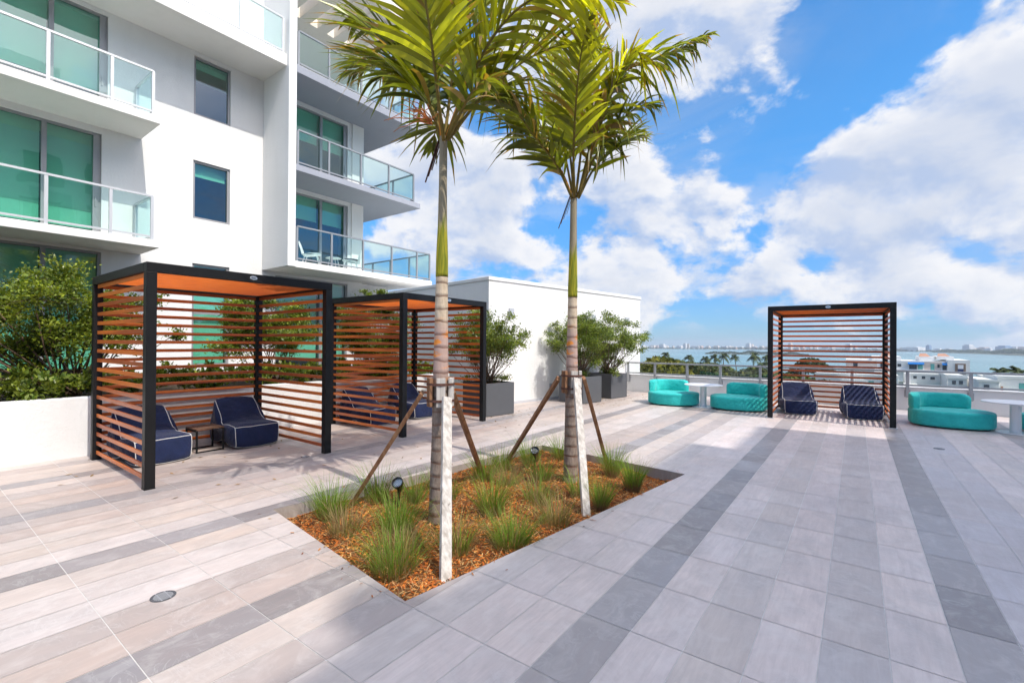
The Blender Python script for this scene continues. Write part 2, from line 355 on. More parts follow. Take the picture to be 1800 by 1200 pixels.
def quads(name, V, C, mat, parent=None, shift=None, nper=4, extra=None):
    """V: (n*nper,3) verts of separate faces, C: (n,3) colours per face or (n*nper,3) per corner"""
    n = len(V) // nper
    if shift is not None: V = V - np.array(shift)
    me = bpy.data.meshes.new(name); me.vertices.add(len(V)); me.vertices.foreach_set('co', V.astype(np.float32).ravel())
    me.loops.add(len(V)); me.loops.foreach_set('vertex_index', np.arange(len(V), dtype=np.int32))
    me.polygons.add(n); me.polygons.foreach_set('loop_start', np.arange(0, len(V), nper, dtype=np.int32))
    a = me.color_attributes.new('tone', 'FLOAT_COLOR', 'CORNER')
    if len(C) == n: C = np.repeat(C, nper, axis=0)
    a.data.foreach_set('color', np.hstack([C, np.ones((len(C), 1))]).astype(np.float32).ravel())
    me.update(calc_edges=True); me.materials.append(mat)
    o = bpy.data.objects.new(name, me); COL.objects.link(o)
    if parent is not None: o.parent = parent
    return o

def tag(o, label=None, cat=None, group=None, kind=None):
    if label: o['label'] = label
    if cat: o['category'] = cat
    if group: o['group'] = group
    if kind: o['kind'] = kind
    return o
def thing(name, label, cat, loc=(0, 0, 0), rz=0, group=None):
    o = bpy.data.objects.new(name, None); COL.objects.link(o); o.location = loc; o.rotation_euler = (0, 0, rz); o.empty_display_size = 0.2
    return tag(o, label, cat, group)
def dup(root, loc, rz, label, group=None):
    r = root.copy(); COL.objects.link(r); r.location = loc; r.rotation_euler = (0, 0, rz); r['label'] = label
    if group: r['group'] = group
    for ch in list(root.children):
        c = ch.copy(); COL.objects.link(c); c.parent = r
        for g in ch.children:
            d = g.copy(); COL.objects.link(d); d.parent = c
    return r
# ------------------------------------------------------------------ terrace deck
PIT = [(-4.62, 2.30), (-2.314, 1.997), (-1.752, 6.097), (-4.109, 6.398)]
def clip_half(poly, a, b, keep_left):
    out = []; n = len(poly)
    def side(p): return ((b[0] - a[0]) * (p[1] - a[1]) - (b[1] - a[1]) * (p[0] - a[0])) * (1 if keep_left else -1)
    for i in range(n):
        p, q = poly[i], poly[(i + 1) % n]; sp, sq = side(p), side(q)
        if sp >= 0: out.append(p)
        if sp * sq < -1e-14:
            t_ = sp / (sp - sq); out.append((p[0] + t_ * (q[0] - p[0]), p[1] + t_ * (q[1] - p[1])))
    return out
def minus_pit(rect):
    res = []; rem = rect
    for i in range(4):
        a, b = PIT[i], PIT[(i + 1) % 4]
        o = clip_half(rem, a, b, False)
        if len(o) >= 3: res.append(o)
        rem = clip_half(rem, a, b, True)
        if len(rem) < 3: break
    return res
LIGHT = (0.63, 0.555, 0.52); CREAM = (0.585, 0.495, 0.44); PINK = (0.70, 0.605, 0.575); TAUPE = (0.45, 0.385, 0.36); BROWN = (0.50, 0.405, 0.36)
DARK = (0.27, 0.25, 0.255); DGREY = (0.335, 0.312, 0.315); MID = (0.57, 0.51, 0.49)
cols = [(-8.87, -8.62, CREAM), (-8.62, -8.35, TAUPE), (-8.35, -8.08, CREAM), (-8.08, -7.81, CREAM), (-7.81, -7.55, DARK), (-7.55, -7.27, CREAM),
        (-7.27, -7.0, TAUPE), (-7.0, -6.74, BROWN), (-6.74, -6.387, TAUPE), (-6.387, -6.116, DARK), (-6.116, -5.844, TAUPE), (-5.844, -5.573, BROWN), (-5.573, -5.30, CREAM),
        (-5.30, -5.03, CREAM), (-5.03, -4.758, LIGHT), (-4.758, -4.487, DARK), (-4.487, -4.2, CREAM), (-4.2, -3.91, LIGHT), (-3.91, -3.62, LIGHT),
        (-3.62, -3.354, TAUPE), (-3.354, -3.068, BROWN), (-3.068, -2.787, DARK), (-2.787, -2.505, CREAM), (-2.505, -2.212, TAUPE), (-2.212, -1.925, LIGHT),
        (-1.925, -1.639, PINK), (-1.639, -1.336, PINK), (-1.336, -1.04, DGREY), (-1.04, -0.748, PINK), (-0.748, -0.453, LIGHT), (-0.453, -0.153, PINK),
        (-0.153, 0.147, MID), (0.147, 0.441, PINK), (0.441, 0.731, DGREY), (0.731, 1.02, (0.55, 0.505, 0.52)), (1.02, 1.30, (0.555, 0.51, 0.525)), (1.30, 1.60, PINK), (1.60, 1.90, LIGHT),
        (1.90, 2.19, PINK), (2.19, 2.49, DGREY)]
x_ = 2.49; seq = [PINK, LIGHT, PINK, MID, PINK, DGREY, LIGHT, PINK]; i_ = 0
while x_ < 8: cols.append((x_, x_ + .298, seq[i_ % 8])); x_ += .298; i_ += 1
mb = MB(); shifts = []
G_ = 0.0026
for (x0, x1, tn) in cols:
    y = 1.977 - 0.5955 * 12; k = 0
    while y < 15.75:
        y1 = min(y + 0.5955, 15.75)
        f_ = random.uniform(0.94, 1.06) if tn[0] > .35 else random.uniform(.82, 1.22); h_ = random.uniform(-0.012, 0.012)
        c = (min(.9, tn[0] * f_ + h_), tn[1] * f_, max(0.05, tn[2] * f_ - h_))
        rs = (random.random(), random.random(), random.random())
        rect = [(x0 + G_, y + G_), (x1 - G_, y + G_), (x1 - G_, y1 - G_), (x0 + G_, y1 - G_)]
        for pl in minus_pit(rect):
            b = len(mb.v); mb.v += [(p[0], p[1], 0.0) for p in pl]; mb.f.append(tuple(range(b, b + len(pl)))); mb.c.append(c); shifts.append(rs)
        y = y1; k += 1
deck = mb.build('deck', TILE)
a_ = deck.data.attributes.new('shift', 'FLOAT_VECTOR', 'FACE'); a_.data.foreach_set('vector', np.array(shifts, dtype=np.float32).ravel())
tag(deck, kind='structure')
mb = MB()
for pl in minus_pit([(-8.87, -5.2), (8, -5.2), (8, 15.75), (-8.87, 15.75)]): mb.add([(p[0], p[1], -0.003) for p in pl], [tuple(range(len(pl)))])
tag(mb.build('deck_grout', GROUT), kind='structure')
mb = MB(); mb.box(-8.87, 8, -5.2, 15.7, -21, -0.5); tag(mb.build('terrace_podium', WHITE), kind='structure')

# planting bed: recessed rim, mulch and pine straw
bed = thing('planting_bed', 'sunken planting bed with tiled rim and orange bark mulch between the two palms', 'planting bed', (-3.2, 4.2, -0.12))
mb = MB()
for i in range(4):
    a, b = PIT[i], PIT[(i + 1) % 4]
    nrm = (Vector((b[0] - a[0], b[1] - a[1], 0)).cross(Vector((0, 0, 1)))).normalized() * 0.03
    mb.add([(a[0], a[1], -0.0015), (b[0], b[1], -0.0015), (b[0], b[1], -0.4), (a[0], a[1], -0.4)], [(0, 1, 2, 3)], (0.36, 0.32, 0.29))
    mb.add([(a[0], a[1], -0.0015), (b[0], b[1], -0.0015), (b[0] + nrm.x, b[1] + nrm.y, -0.0025), (a[0] + nrm.x, a[1] + nrm.y, -0.0025)], [(0, 1, 2, 3)], (0.40, 0.38, 0.36))
mb.build('rim', TILE, bed, shift=bed.location)
def inpit(x, y, m=0.0):
    for i in range(4):
        a, b = PIT[i], PIT[(i + 1) % 4]
        L = sqrt((b[0] - a[0]) ** 2 + (b[1] - a[1]) ** 2)
        if ((b[0] - a[0]) * (y - a[1]) - (b[1] - a[1]) * (x - a[0])) / L < m: return False
    return True
def mulch_z(x, y): return -0.105 + 0.028 * sin(x * 3.1 + y * 1.3) * cos(y * 2.3 - x) + 0.012 * sin(x * 9 + 2) * sin(y * 8)
mb = MB(); N = 46
gp = lambda u, v: (Vector(PIT[0]) * (1 - u) * (1 - v) + Vector(PIT[1]) * u * (1 - v) + Vector(PIT[2]) * u * v + Vector(PIT[3]) * (1 - u) * v)
vs = []; fs = []
for j in range(N + 1):
    for i in range(N + 1):
        p = gp(i / N, j / N); vs.append((p.x, p.y, mulch_z(p.x, p.y)))
for j in range(N):
    for i in range(N): k = j * (N + 1) + i; fs.append((k, k + 1, k + N + 2, k + N + 1))
mb.v = vs; mb.f = fs; mb.c = [tuple(np.array((0.20, 0.085, 0.03)) * rng.uniform(0.6, 1.2)) for _ in fs]
mb.build('mulch_bed', MULCHM, bed, shift=bed.location, smooth=True)
V = []; C = []
pal = np.array([(0.58, 0.165, 0.03), (0.44, 0.115, 0.025), (0.64, 0.25, 0.055), (0.27, 0.085, 0.03), (0.62, 0.38, 0.15), (0.12, 0.05, 0.03)])
n = 0
while n < 30000:
    u, v = rng.random(2); p = gp(u, v); x, y = p.x, p.y
    straw = rng.random() < 0.16
    L = rng.uniform(.05, .16) if straw else rng.uniform(.014, .045); wd = rng.uniform(.0015, .003) if straw else rng.uniform(.004, .011)
    if not inpit(x, y, L * 0.5): continue
    a = rng.uniform(0, 2 * pi); tilt = rng.uniform(-.45, .45); z = mulch_z(x, y) + rng.uniform(.004, .022)
    d = np.array((cos(a) * cos(tilt), sin(a) * cos(tilt), sin(tilt))) * L / 2; s_ = np.array((-sin(a), cos(a), rng.uniform(-.6, .6))) * wd / 2
    c0 = np.array((x, y, z)); V += [c0 - d - s_, c0 + d - s_ * .6, c0 + d * .9 + s_, c0 - d + s_]
    C.append((np.array((0.58, 0.38, 0.17)) if straw else pal[rng.choice(6, p=[.28, .24, .17, .15, .08, .08])]) * rng.uniform(.75, 1.2)); n += 1
k = 0
while k < 45:
    i = rng.integers(4); a, b = PIT[i], PIT[(i + 1) % 4]; u = rng.random(); o_ = abs(rng.normal(0, .10))
    L_ = sqrt((b[0] - a[0]) ** 2 + (b[1] - a[1]) ** 2); x = a[0] + (b[0] - a[0]) * u + (b[1] - a[1]) / L_ * o_; y = a[1] + (b[1] - a[1]) * u - (b[0] - a[0]) / L_ * o_
    if inpit(x, y): continue
    t_ = rng.uniform(0, 2 * pi); L = rng.uniform(.008, .024); d = np.array((cos(t_), sin(t_), rng.uniform(-.1, .1))) * L; s_ = np.array((-sin(t_), cos(t_), .2)) * L * .25; c0 = np.array((x, y, .006))
    V += [c0 - d - s_, c0 + d - s_, c0 + d + s_, c0 - d + s_]; C.append(pal[rng.integers(6)] * .8); k += 1
tag(quads('mulch', np.array(V), np.array(C), MULCHM, bed, shift=tuple(bed.location)), kind='stuff')

# ------------------------------------------------------------------ raised planter wall, pavilion, parapet, railing
pw = thing('planter_wall', 'long low white stucco planter wall running behind the two left cabanas', 'planter wall', (-8.95, 2.5, 0))
mb = MB(); mb.box(-9.05, -8.87, -5, 9.15, -0.02, 0.84); mb.build('wall', WHITE, pw, shift=pw.location, bevel=0.012)
mb = MB(); mb.box(-15.14, -9.05, -5, 9.15, 0.5, 0.74); mb.build('soil', SOIL, pw, shift=pw.location)

BA = Vector((-7.702, 9.383, 0)); BU = Vector((1.281, 7.271, 0)).normalized(); BN = Vector((BU.y, -BU.x, 0))
def bx(u, n_, z): p = BA + BU * u + BN * n_; return (p.x, p.y, z)
def obox(mb, u0, u1, n0, n1, z0, z1):
    v = [bx(u, n_, z) for z in (z0, z1) for u, n_ in ((u0, n0), (u0, n1), (u1, n1), (u1, n0))]
    mb.add(v, [(0, 1, 2, 3), (7, 6, 5, 4), (0, 4, 5, 1), (1, 5, 6, 2), (2, 6, 7, 3), (3, 7, 4, 0)])
pav = thing('white_pavilion', 'plain white flat roofed stucco pavilion behind the potted shrubs', 'pavilion', tuple(BA))
mb = MB(); obox(mb, 0, 7.38, -9, 0, -0.6, 3.30); mb.build('wall', BOXW, pav, shift=BA, bevel=0.015)
mb = MB(); obox(mb, -0.025, 7.405, -9, 0.025, 3.30, 3.40); mb.build('coping', BOXW, pav, shift=BA, bevel=0.012)
mb = MB(); obox(mb, 2.37, 2.46, 0.0, 0.035, 0.38, 0.48); mb.build('outlet_cover', RAILG, pav, shift=BA, bevel=0.006)
mb = MB(); obox(mb, 0.0, 7.38, 0.0, 0.012, 0.0, 0.07); mb.build('base_trim', GREYW, pav, shift=BA)
for u0, u1, nm in ((0.71, 0.88, 'nearest the left cabanas'), (4.41, 4.59, 'above the middle pot'), (6.34, 6.6, 'closest to the terrace railing')):
    mb = MB(); obox(mb, u0, u1, 0.0, 0.05, 2.43, 2.61)
    t_ = thing('wall_lamp', 'small grey box wall lamp on the pavilion, ' + nm, 'wall lamp', bx((u0 + u1) / 2, 0.045, 2.43), group='wall lamps on the pavilion')
    mb.build('housing', ALU, t_, shift=t_.location, bevel=0.006)
    mb = MB(); obox(mb, u0 + .02, u1 - .02, 0.008, 0.042, 2.424, 2.43); mb.build('diffuser', TABLE, t_, shift=t_.location)

pp = thing('parapet_wall', 'low white parapet wall along the bay side of the terrace', 'parapet', (0, 15.85, 0))
mb = MB(); mb.box(-6.62, 8, 15.75, 15.98, -0.5, 0.565); mb.build('wall', BOXW, pp, shift=pp.location, bevel=0.01)
mb = MB(); mb.box(-6.62, 8, 15.735, 16.0, 0.567, 0.60); mb.build('coping', BOXW, pp, shift=pp.location, bevel=0.008)
rl = thing('terrace_railing', 'grey metal and glass railing fixed to the terrace parapet facing the bay', 'railing', (0, 15.7, 0.6))
mb = MB(); mb.box(-6.55, 8, 15.665, 15.735, 0.985, 1.035); mb.box(-6.55, 8, 15.685, 15.715, 0.63, 0.675); mb.build('rail', RAILG, rl, shift=rl.location, bevel=0.004)
px = [-6.49, -5.53, -4.46, -3.44, -2.32, -1.22, -0.09, 1.064, 2.24, 3.4, 4.6, 5.8, 7.0]
for i, x in enumerate(px):
    mb = MB(); mb.box(x - .035, x + .035, 15.67, 15.732, 0.33, 0.985); mb.box(x - .06, x + .06, 15.733, 15.749, 0.34, 0.52)
    p = mb.build('post', RAILG, rl, shift=rl.location, bevel=0.003)
    if i + 1 < len(px):
        mb = MB(); mb.box(x + .06, px[i + 1] - .06, 15.696, 15.704, 0.675, 0.985); mb.build('glass_panel', PGLASS, rl, shift=rl.location)

# ------------------------------------------------------------------ apartment tower
XF = -15.15
bld = thing('apartment_building', 'white apartment tower with green tinted windows and glass balconies', 'apartment building', (XF, 3, -21))
bl = bld.location
def wallgrid(mb, X, y0, y1, z0, z1, holes, depth):
    ys = sorted({y0, y1, *[h[0] for h in holes], *[h[1] for h in holes]}); zs = sorted({z0, z1, *[h[2] for h in holes], *[h[3] for h in holes]})
    for i in range(len(ys) - 1):
        for j in range(len(zs) - 1):
            cy, cz = (ys[i] + ys[i + 1]) / 2, (zs[j] + zs[j + 1]) / 2
            if any(h[0] < cy < h[1] and h[2] < cz < h[3] for h in holes): continue
            mb.add([(X, ys[i], zs[j]), (X, ys[i + 1], zs[j]), (X, ys[i + 1], zs[j + 1]), (X, ys[i], zs[j + 1])], [(0, 1, 2, 3)])
    for a, b, c, d in holes:
        v = [(X, a, c), (X, b, c), (X, b, d), (X, a, d)]; w_ = [(X - depth, *p[1:]) for p in v]
        mb.add(v + w_, [(0, 1, 5, 4), (1, 2, 6, 5), (2, 3, 7, 6), (3, 0, 4, 7)])
WIN = []   # y0,y1,z0,z1, mullions, transom, blind bottom (fraction from top), name
WIN.append((-2.2, 3.22, 0.80, 3.86, [-.6, .8, 2.19], 2.56, 0.93, 'window'))
WIN.append((-1.9, 3.21, 4.12, 6.80, [-.6, .8, 2.19], None, 0.88, 'sliding_door'))
WIN.append((-1.9, 3.31, 7.16, 9.80, [-.6, .85, 2.29], None, 0.70, 'sliding_door'))
WIN.append((-1.9, 3.31, 10.26, 12.8, [-.6, .85, 2.29], None, 0.5, 'sliding_door'))
WIN.append((5.20, 6.17, 8.11, 9.785, [], None, 0.12, 'window'))
WIN.append((5.20, 6.17, 5.15, 6.81, [], None, 0.22, 'window'))
WIN.append((5.20, 6.17, 0.95, 3.87, [], 2.46, 0.97, 'window'))
WIN.append((7.55, 10.21, 0.80, 3.81, [9.17], 2.5, 0.9, 'window'))
WIN.append((7.45, 10.20, 4.12, 6.70, [9.15], None, 0.30, 'sliding_door'))
WIN.append((7.45, 10.17, 7.05, 9.66, [9.14], None, 0.40, 'sliding_door'))
mb = MB(); wallgrid(mb, XF, -9, 7.24, -21, 17.5, [x[:4] for x in WIN if x[0] < 7], 0.16); wallgrid(mb, XF, 7.24, 10.84, -21, 9.795, [x[:4] for x in WIN if x[0] > 7], 0.16)
mb.box(-27, XF - 1.6, -9, 7.24, -21, 17.5); mb.box(-27, XF - 1.6, 7.241, 10.84, -21, 9.795)
for z in (0.3, 3.93, 6.9): mb.box(XF - 1.6, XF - .17, -9, 10.839, z, z + 0.15)
for z in (9.7, 12.9, 17.3): mb.box(XF - 1.6, XF - .17, -9, 7.239, z, z + 0.15)
mb.box(XF - 1.6, XF - .17, 7.3, 10.839, 9.6, 9.79)
mb.add([(XF, 10.84, -21), (XF - 1.6, 10.84, -21), (XF - 1.6, 10.84, 9.795), (XF, 10.84, 9.795)], [(0, 1, 2, 3)])
mb.add([(XF, 7.24, 9.795), (XF - 1.6, 7.24, 9.795), (XF - 1.6, 7.24, 17.5), (XF, 7.24, 17.5)], [(0, 1, 2, 3)])
mb.add([(XF, -9, -21), (XF - 1.6, -9, -21), (XF - 1.6, -9, 17.5), (XF, -9, 17.5)], [(3, 2, 1, 0)])
mb.build('wall', WHITE, bld, shift=bl)
# wing wall right of the recess is painted the same; the projecting fin
mb = MB(); mb.box(XF + .002, -13.57, 7.12, 7.36, 3.92, 17.5); mb.build('fin_wall', WHITE, bld, shift=bl, bevel=0.012)
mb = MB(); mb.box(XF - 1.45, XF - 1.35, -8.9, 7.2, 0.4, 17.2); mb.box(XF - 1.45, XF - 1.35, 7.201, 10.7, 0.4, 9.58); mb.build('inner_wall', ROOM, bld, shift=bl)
for (y0, y1, z0, z1, mul, tr, bf, nm) in WIN:
    mb = MB(); X1, X0 = XF - .05, XF - .14; fwid = 0.06
    mb.box(X0, X1, y0, y1, z1 - fwid, z1 - .001); mb.box(X0, X1, y0, y1, z0 + .001, z0 + fwid)
    ed = [y0] + mul + [y1]
    mb.box(X0, X1, y0 + .001, y0 + fwid, z0 + fwid, z1 - fwid); mb.box(X0, X1, y1 - fwid, y1 - .001, z0 + fwid, z1 - fwid)
    for m_ in mul: mb.box(X0, X1 + .012, m_ - .045, m_ + .045, z0 + fwid, z1 - fwid)
    zz = [z0, z1]
    if tr:
        zz = [z0, tr, z1]
        for i in range(len(ed) - 1): mb.box(X0, X1, ed[i] + .05, ed[i + 1] - .05, tr - .03, tr + .03)
    if nm == 'sliding_door':
        mb.box(X1 + .001, X1 + .035, y1 - .16, y1 - .065, z0 + .05, z1 - .06); mb.box(X1 + .036, X1 + .06, y1 - .125, y1 - .10, z0 + .85, z0 + 1.1)
    fr = mb.build(nm, FRAME, bld, shift=bl)
    for i in range(len(ed) - 1):
        mb = MB(); X = XF - .10; mb.add([(X, ed[i] + .02, z0 + .02), (X, ed[i + 1] - .02, z0 + .02), (X, ed[i + 1] - .02, z1 - .02), (X, ed[i] + .02, z1 - .02)], [(0, 1, 2, 3)])
        mb.build('pane', WGLASS, fr, shift=bl)
        jit = random.uniform(-.01, .015); zb = z1 - (z1 - z0) * (bf + jit)
        mb = MB(); mb.box(XF - .262, XF - .255, ed[i] + .05, ed[i + 1] - .05, zb, z1 + .1); mb.box(XF - .268, XF - .25, ed[i] + .05, ed[i + 1] - .05, zb - .03, zb)
        mb.build('blind', BLIND, fr, shift=bl)
WRAIL = simple('wing_railing_grey', (0.27, 0.29, 0.31), 0.5, 0.3, 0.5, 0.05)
def railing(slab, pts, z, posts, mat):
    """pts: polyline of the railing in plan; posts: list of plan points"""
    mb = MB()
    for a, b in zip(pts[:-1], pts[1:]):
        mb.bar((*a, z + 1.06), (*b, z + 1.06), 0.06, 0.045); mb.bar((*a, z + 0.085), (*b, z + 0.085), 0.035, 0.04)
    for p in posts: mb.box(p[0] - .025, p[0] + .025, p[1] - .03, p[1] + .03, z - .01, z + 1.04)
    mb.build('railing', mat, slab, shift=bl)
    for a, b in zip(pts[:-1], pts[1:]):
        A, B = Vector(a), Vector(b); on = sorted([(Vector(p) - A).dot((B - A).normalized()) for p in posts if abs((Vector(p) - A).cross((B - A).normalized())) < .02 if -.01 <= (Vector(p) - A).dot((B - A).normalized()) <= (B - A).length + .01])
        d = (B - A).normalized()
        for s0, s1 in zip(on[:-1], on[1:]):
            q0, q1 = A + d * (s0 + .04), A + d * (s1 - .04)
            mb = MB(); mb.bar((*q0, z + .57), (*q1, z + .57), 0.01, 0.92); mb.build('glass_panel', RGLASS, slab, shift=bl)
def balcony(x1, y0, y1, z0, z1, mat, xr, yposts, ya, yb, xback, endside):
    mb = MB(); mb.box(xback, x1, y0, y1, z0, z1)
    s_ = mb.build('balcony', mat, bld, shift=bl, bevel=0.01)
    pts = [(xr, ya), (xr, yb)]; posts = [(xr, y) for y in yposts]
    if endside:
        pts.append((max(xback + .05, XF - 3), yb)); xx = xr - 1.2
        while xx > pts[-1][0]: posts.append((xx, yb)); xx -= 1.2
        posts.append(pts[-1])
    railing(s_, pts, z1, posts, ALU if y1 < 7.2 else WRAIL)
XS = -13.70
balcony(XS, -4, 4.0, 3.92, 4.10, SLABW, -13.76, [-3.2, -2.15, -1.1, -.05, .98, 2.02, 3.08, 3.86], -3.9, 3.86, XF + .002, True)
balcony(XS, -4, 4.0, 6.95, 7.14, SLABW, -13.76, [-3.2, -2.15, -1.1, -.05, .98, 2.03, 3.08, 3.86], -3.9, 3.86, XF + .002, True)
balcony(XS, -4, 7.118, 9.90, 10.24, SLABW, -13.76, [-1.7, -.6, .45, 1.5, 2.6, 3.55, 4.62, 5.83, 7.02], -3.9, 7.02, XF + .002, False)
balcony(-13.572, 7.362, 12.95, 3.905, 4.10, SLABW, -13.63, [7.43, 8.59, 9.78, 11.01, 12.22, 12.88], 7.43, 12.88, -19, True)
balcony(-13.572, 7.362, 12.32, 6.83, 7.02, SLABG, -13.63, [7.43, 8.47, 9.67, 10.85, 12.02], 7.43, 12.02, -19, True)
balcony(-13.572, 7.362, 12.32, 9.79, 10.03, SLABG, -13.63, [7.43, 8.45, 9.66, 10.85, 12.02], 7.43, 12.02, -19, True)
# column faces beside the wing doors and the slotted roof over the top terrace
mb = MB()
for z0, z1 in ((4.10, 6.83), (7.02, 9.79)): mb.box(XF + .002, XF + .05, 10.34, 10.838, z0, z1)
mb.build('pilaster', SLABW, bld, shift=bl, bevel=0.008)
mb = MB()
mb.box(XF - 4, XF - .02, 7.362, 11.6, 12.6, 13.0)
y = 8.02
mb.box(XF - .018, -12.9, 7.362, y, 12.6, 13.0)
for k in range(5): mb.box(XF - .018, -12.9, y + .28, y + .64, 12.6, 13.0); y += .64
mb.box(-12.898, -12.4, 7.362, 11.6, 12.6, 13.0)
mb.box(XF - .5, XF - .1, 10.5, 10.9, 10.03, 12.6)
mb.build('slotted_roof', BEIGE, bld, shift=bl)
mb = MB(); mb.box(-18.9, -13.6, 7.4, 12.28, 10.032, 10.045); mb.build('terrace_floor', SLABW, bld, shift=bl)
mb = MB(); mb.box(XF - 4, XF - .2, 10.842, 12.2, -21, 3.9); mb.build('rear_wall', WHITE, bld, shift=bl)

# tower opposite, beside the camera: shades the right half of the terrace
tw = thing('neighbouring_tower', 'tall white tower block on the open side of the terrace, outside the picture', 'tower', (20, 0, -21))
mb = MB(); mb.box(13, 26, -16, 6.6, -21, 18.9); mb.box(13, 26, 6.602, 9.2, -21, 18.1); mb.box(13, 26, 9.202, 13.4, -21, 15.5)
mb.build('wall', WHITE, tw, shift=tw.location)
mb = MB()
for z in np.arange(-18, 18, 3.0):
    for y in np.arange(-14, 11, 3.2):
        if z + 2.2 < (18 if y < 4 else 15.0): mb.box(12.93, 12.998, y, y + 2.0, z, z + 2.0)
mb.build('window', ROOM, tw, shift=tw.location)
mb = MB(); mb.lathe([(.30, 18.902), (.30, 19.6), (.22, 19.75), (.08, 19.8)], 20, (13.4, 0.35)); mb.build('shadow_cylinder', ALU, tw, shift=tw.location, smooth=40)  # unseen domed cylinder, added to cast the rounded bulge in the shadow edge
# ------------------------------------------------------------------ cabanas
CW, CD, CH = 2.27, 2.25, 2.53      # local: x = width of the open front (centred), y = depth (front at 0, back at +CD)
def cabana(loc, rz, label):
    t = thing('cabana', label, 'cabana', loc, rz, 'slatted cabanas on the terrace')
    h = CW / 2; P_ = 0.10
    for x in (-h + P_ / 2, h - P_ / 2):
        for y in (P_ / 2, CD - P_ / 2):
            mb = MB(); mb.box(x - P_ / 2, x + P_ / 2, y - P_ / 2, y + P_ / 2, 0.012, CH - 0.108); mb.build('post', BLACK, t, bevel=0.004)
            mb = MB(); q_ = .075 if loc[1] > 11 else .051; mb.box(x - q_, x + q_, y - q_, y + q_, 0.0015, 0.012)
            mb.build('foot_plate', ALU if loc[1] > 11 else BLACK, t)
    for y0, y1, nm in ((0, P_, 'beam'), (CD - P_, CD, 'beam')):
        mb = MB(); mb.box(-h, h, y0, y1, CH - .106, CH); mb.build(nm, BLACK, t, bevel=0.004)
    for x0, x1 in ((-h, -h + P_), (h - P_, h)):
        mb = MB(); mb.box(x0, x1, P_ + .002, CD - P_ - .002, CH - .106, CH); mb.build('beam', BLACK, t, bevel=0.004)
    # roof louvres run along the width
    mb = MB(); n = 36; y0 = P_ + .03; st = (CD - 2 * P_ - .06) / n
    for i in range(n):
        y = y0 + (i + .5) * st
        mb.bar((-h + P_, y, CH - .06), (h - P_, y, CH - .06), 0.014, 0.043, (0, 0.0, 1))
    mb.build('roof_slats', SLAT, t)
    zs = [0.105 + 0.1275 * i for i in range(19)]
    def panel(x0, x1, y0, y1, wx, nm):
        mb = MB()
        for z in zs:
            if wx: mb.box(x0, x1, y0, y1, z - .024, z + .024)
            else: mb.box(x0, x1, y0, y1, z - .024, z + .024)
        return mb.build(nm, SLAT, t, bevel=0.003)
    panel(-h + P_, h - P_, CD - P_ / 2 - .011, CD - P_ / 2 + .011, True, 'back_panel')
    panel(-h + P_ / 2 - .011, -h + P_ / 2 + .011, P_, CD - P_, False, 'side_panel')
    panel(h - P_ / 2 - .011, h - P_ / 2 + .011, P_, CD - P_, False, 'side_panel')
    # oval maker's badge on the front beam
    mb = MB(); mb.loft([[(0.048 * cos(a), yy, CH - .053 + .026 * sin(a)) for a in np.linspace(0, 2 * pi, 25)[:-1]] for yy in (-.0005, -.006)])
    b = mb.build('badge', CHROME, t, bevel=0.0015)
    mb = MB(); mb.bar((-.026, -.0075, CH - .053), (.026, -.0075, CH - .053), 0.012, 0.003, (0, 1, 0)); mb.build('badge_mark', POT, b)
    return t
cab = cabana((-6.305, 2.86, 0), pi / 2, 'orange slatted cabana with black frame, nearest and furthest left, two navy loungers inside')
dup(cab, (-6.335, 6.51, 0), pi / 2, 'orange slatted cabana with black frame standing behind the front palm trunk')
c3 = cabana((-0.487, 12.0, 0), 0.02, 'orange slatted cabana with black frame standing alone by the glass railing')

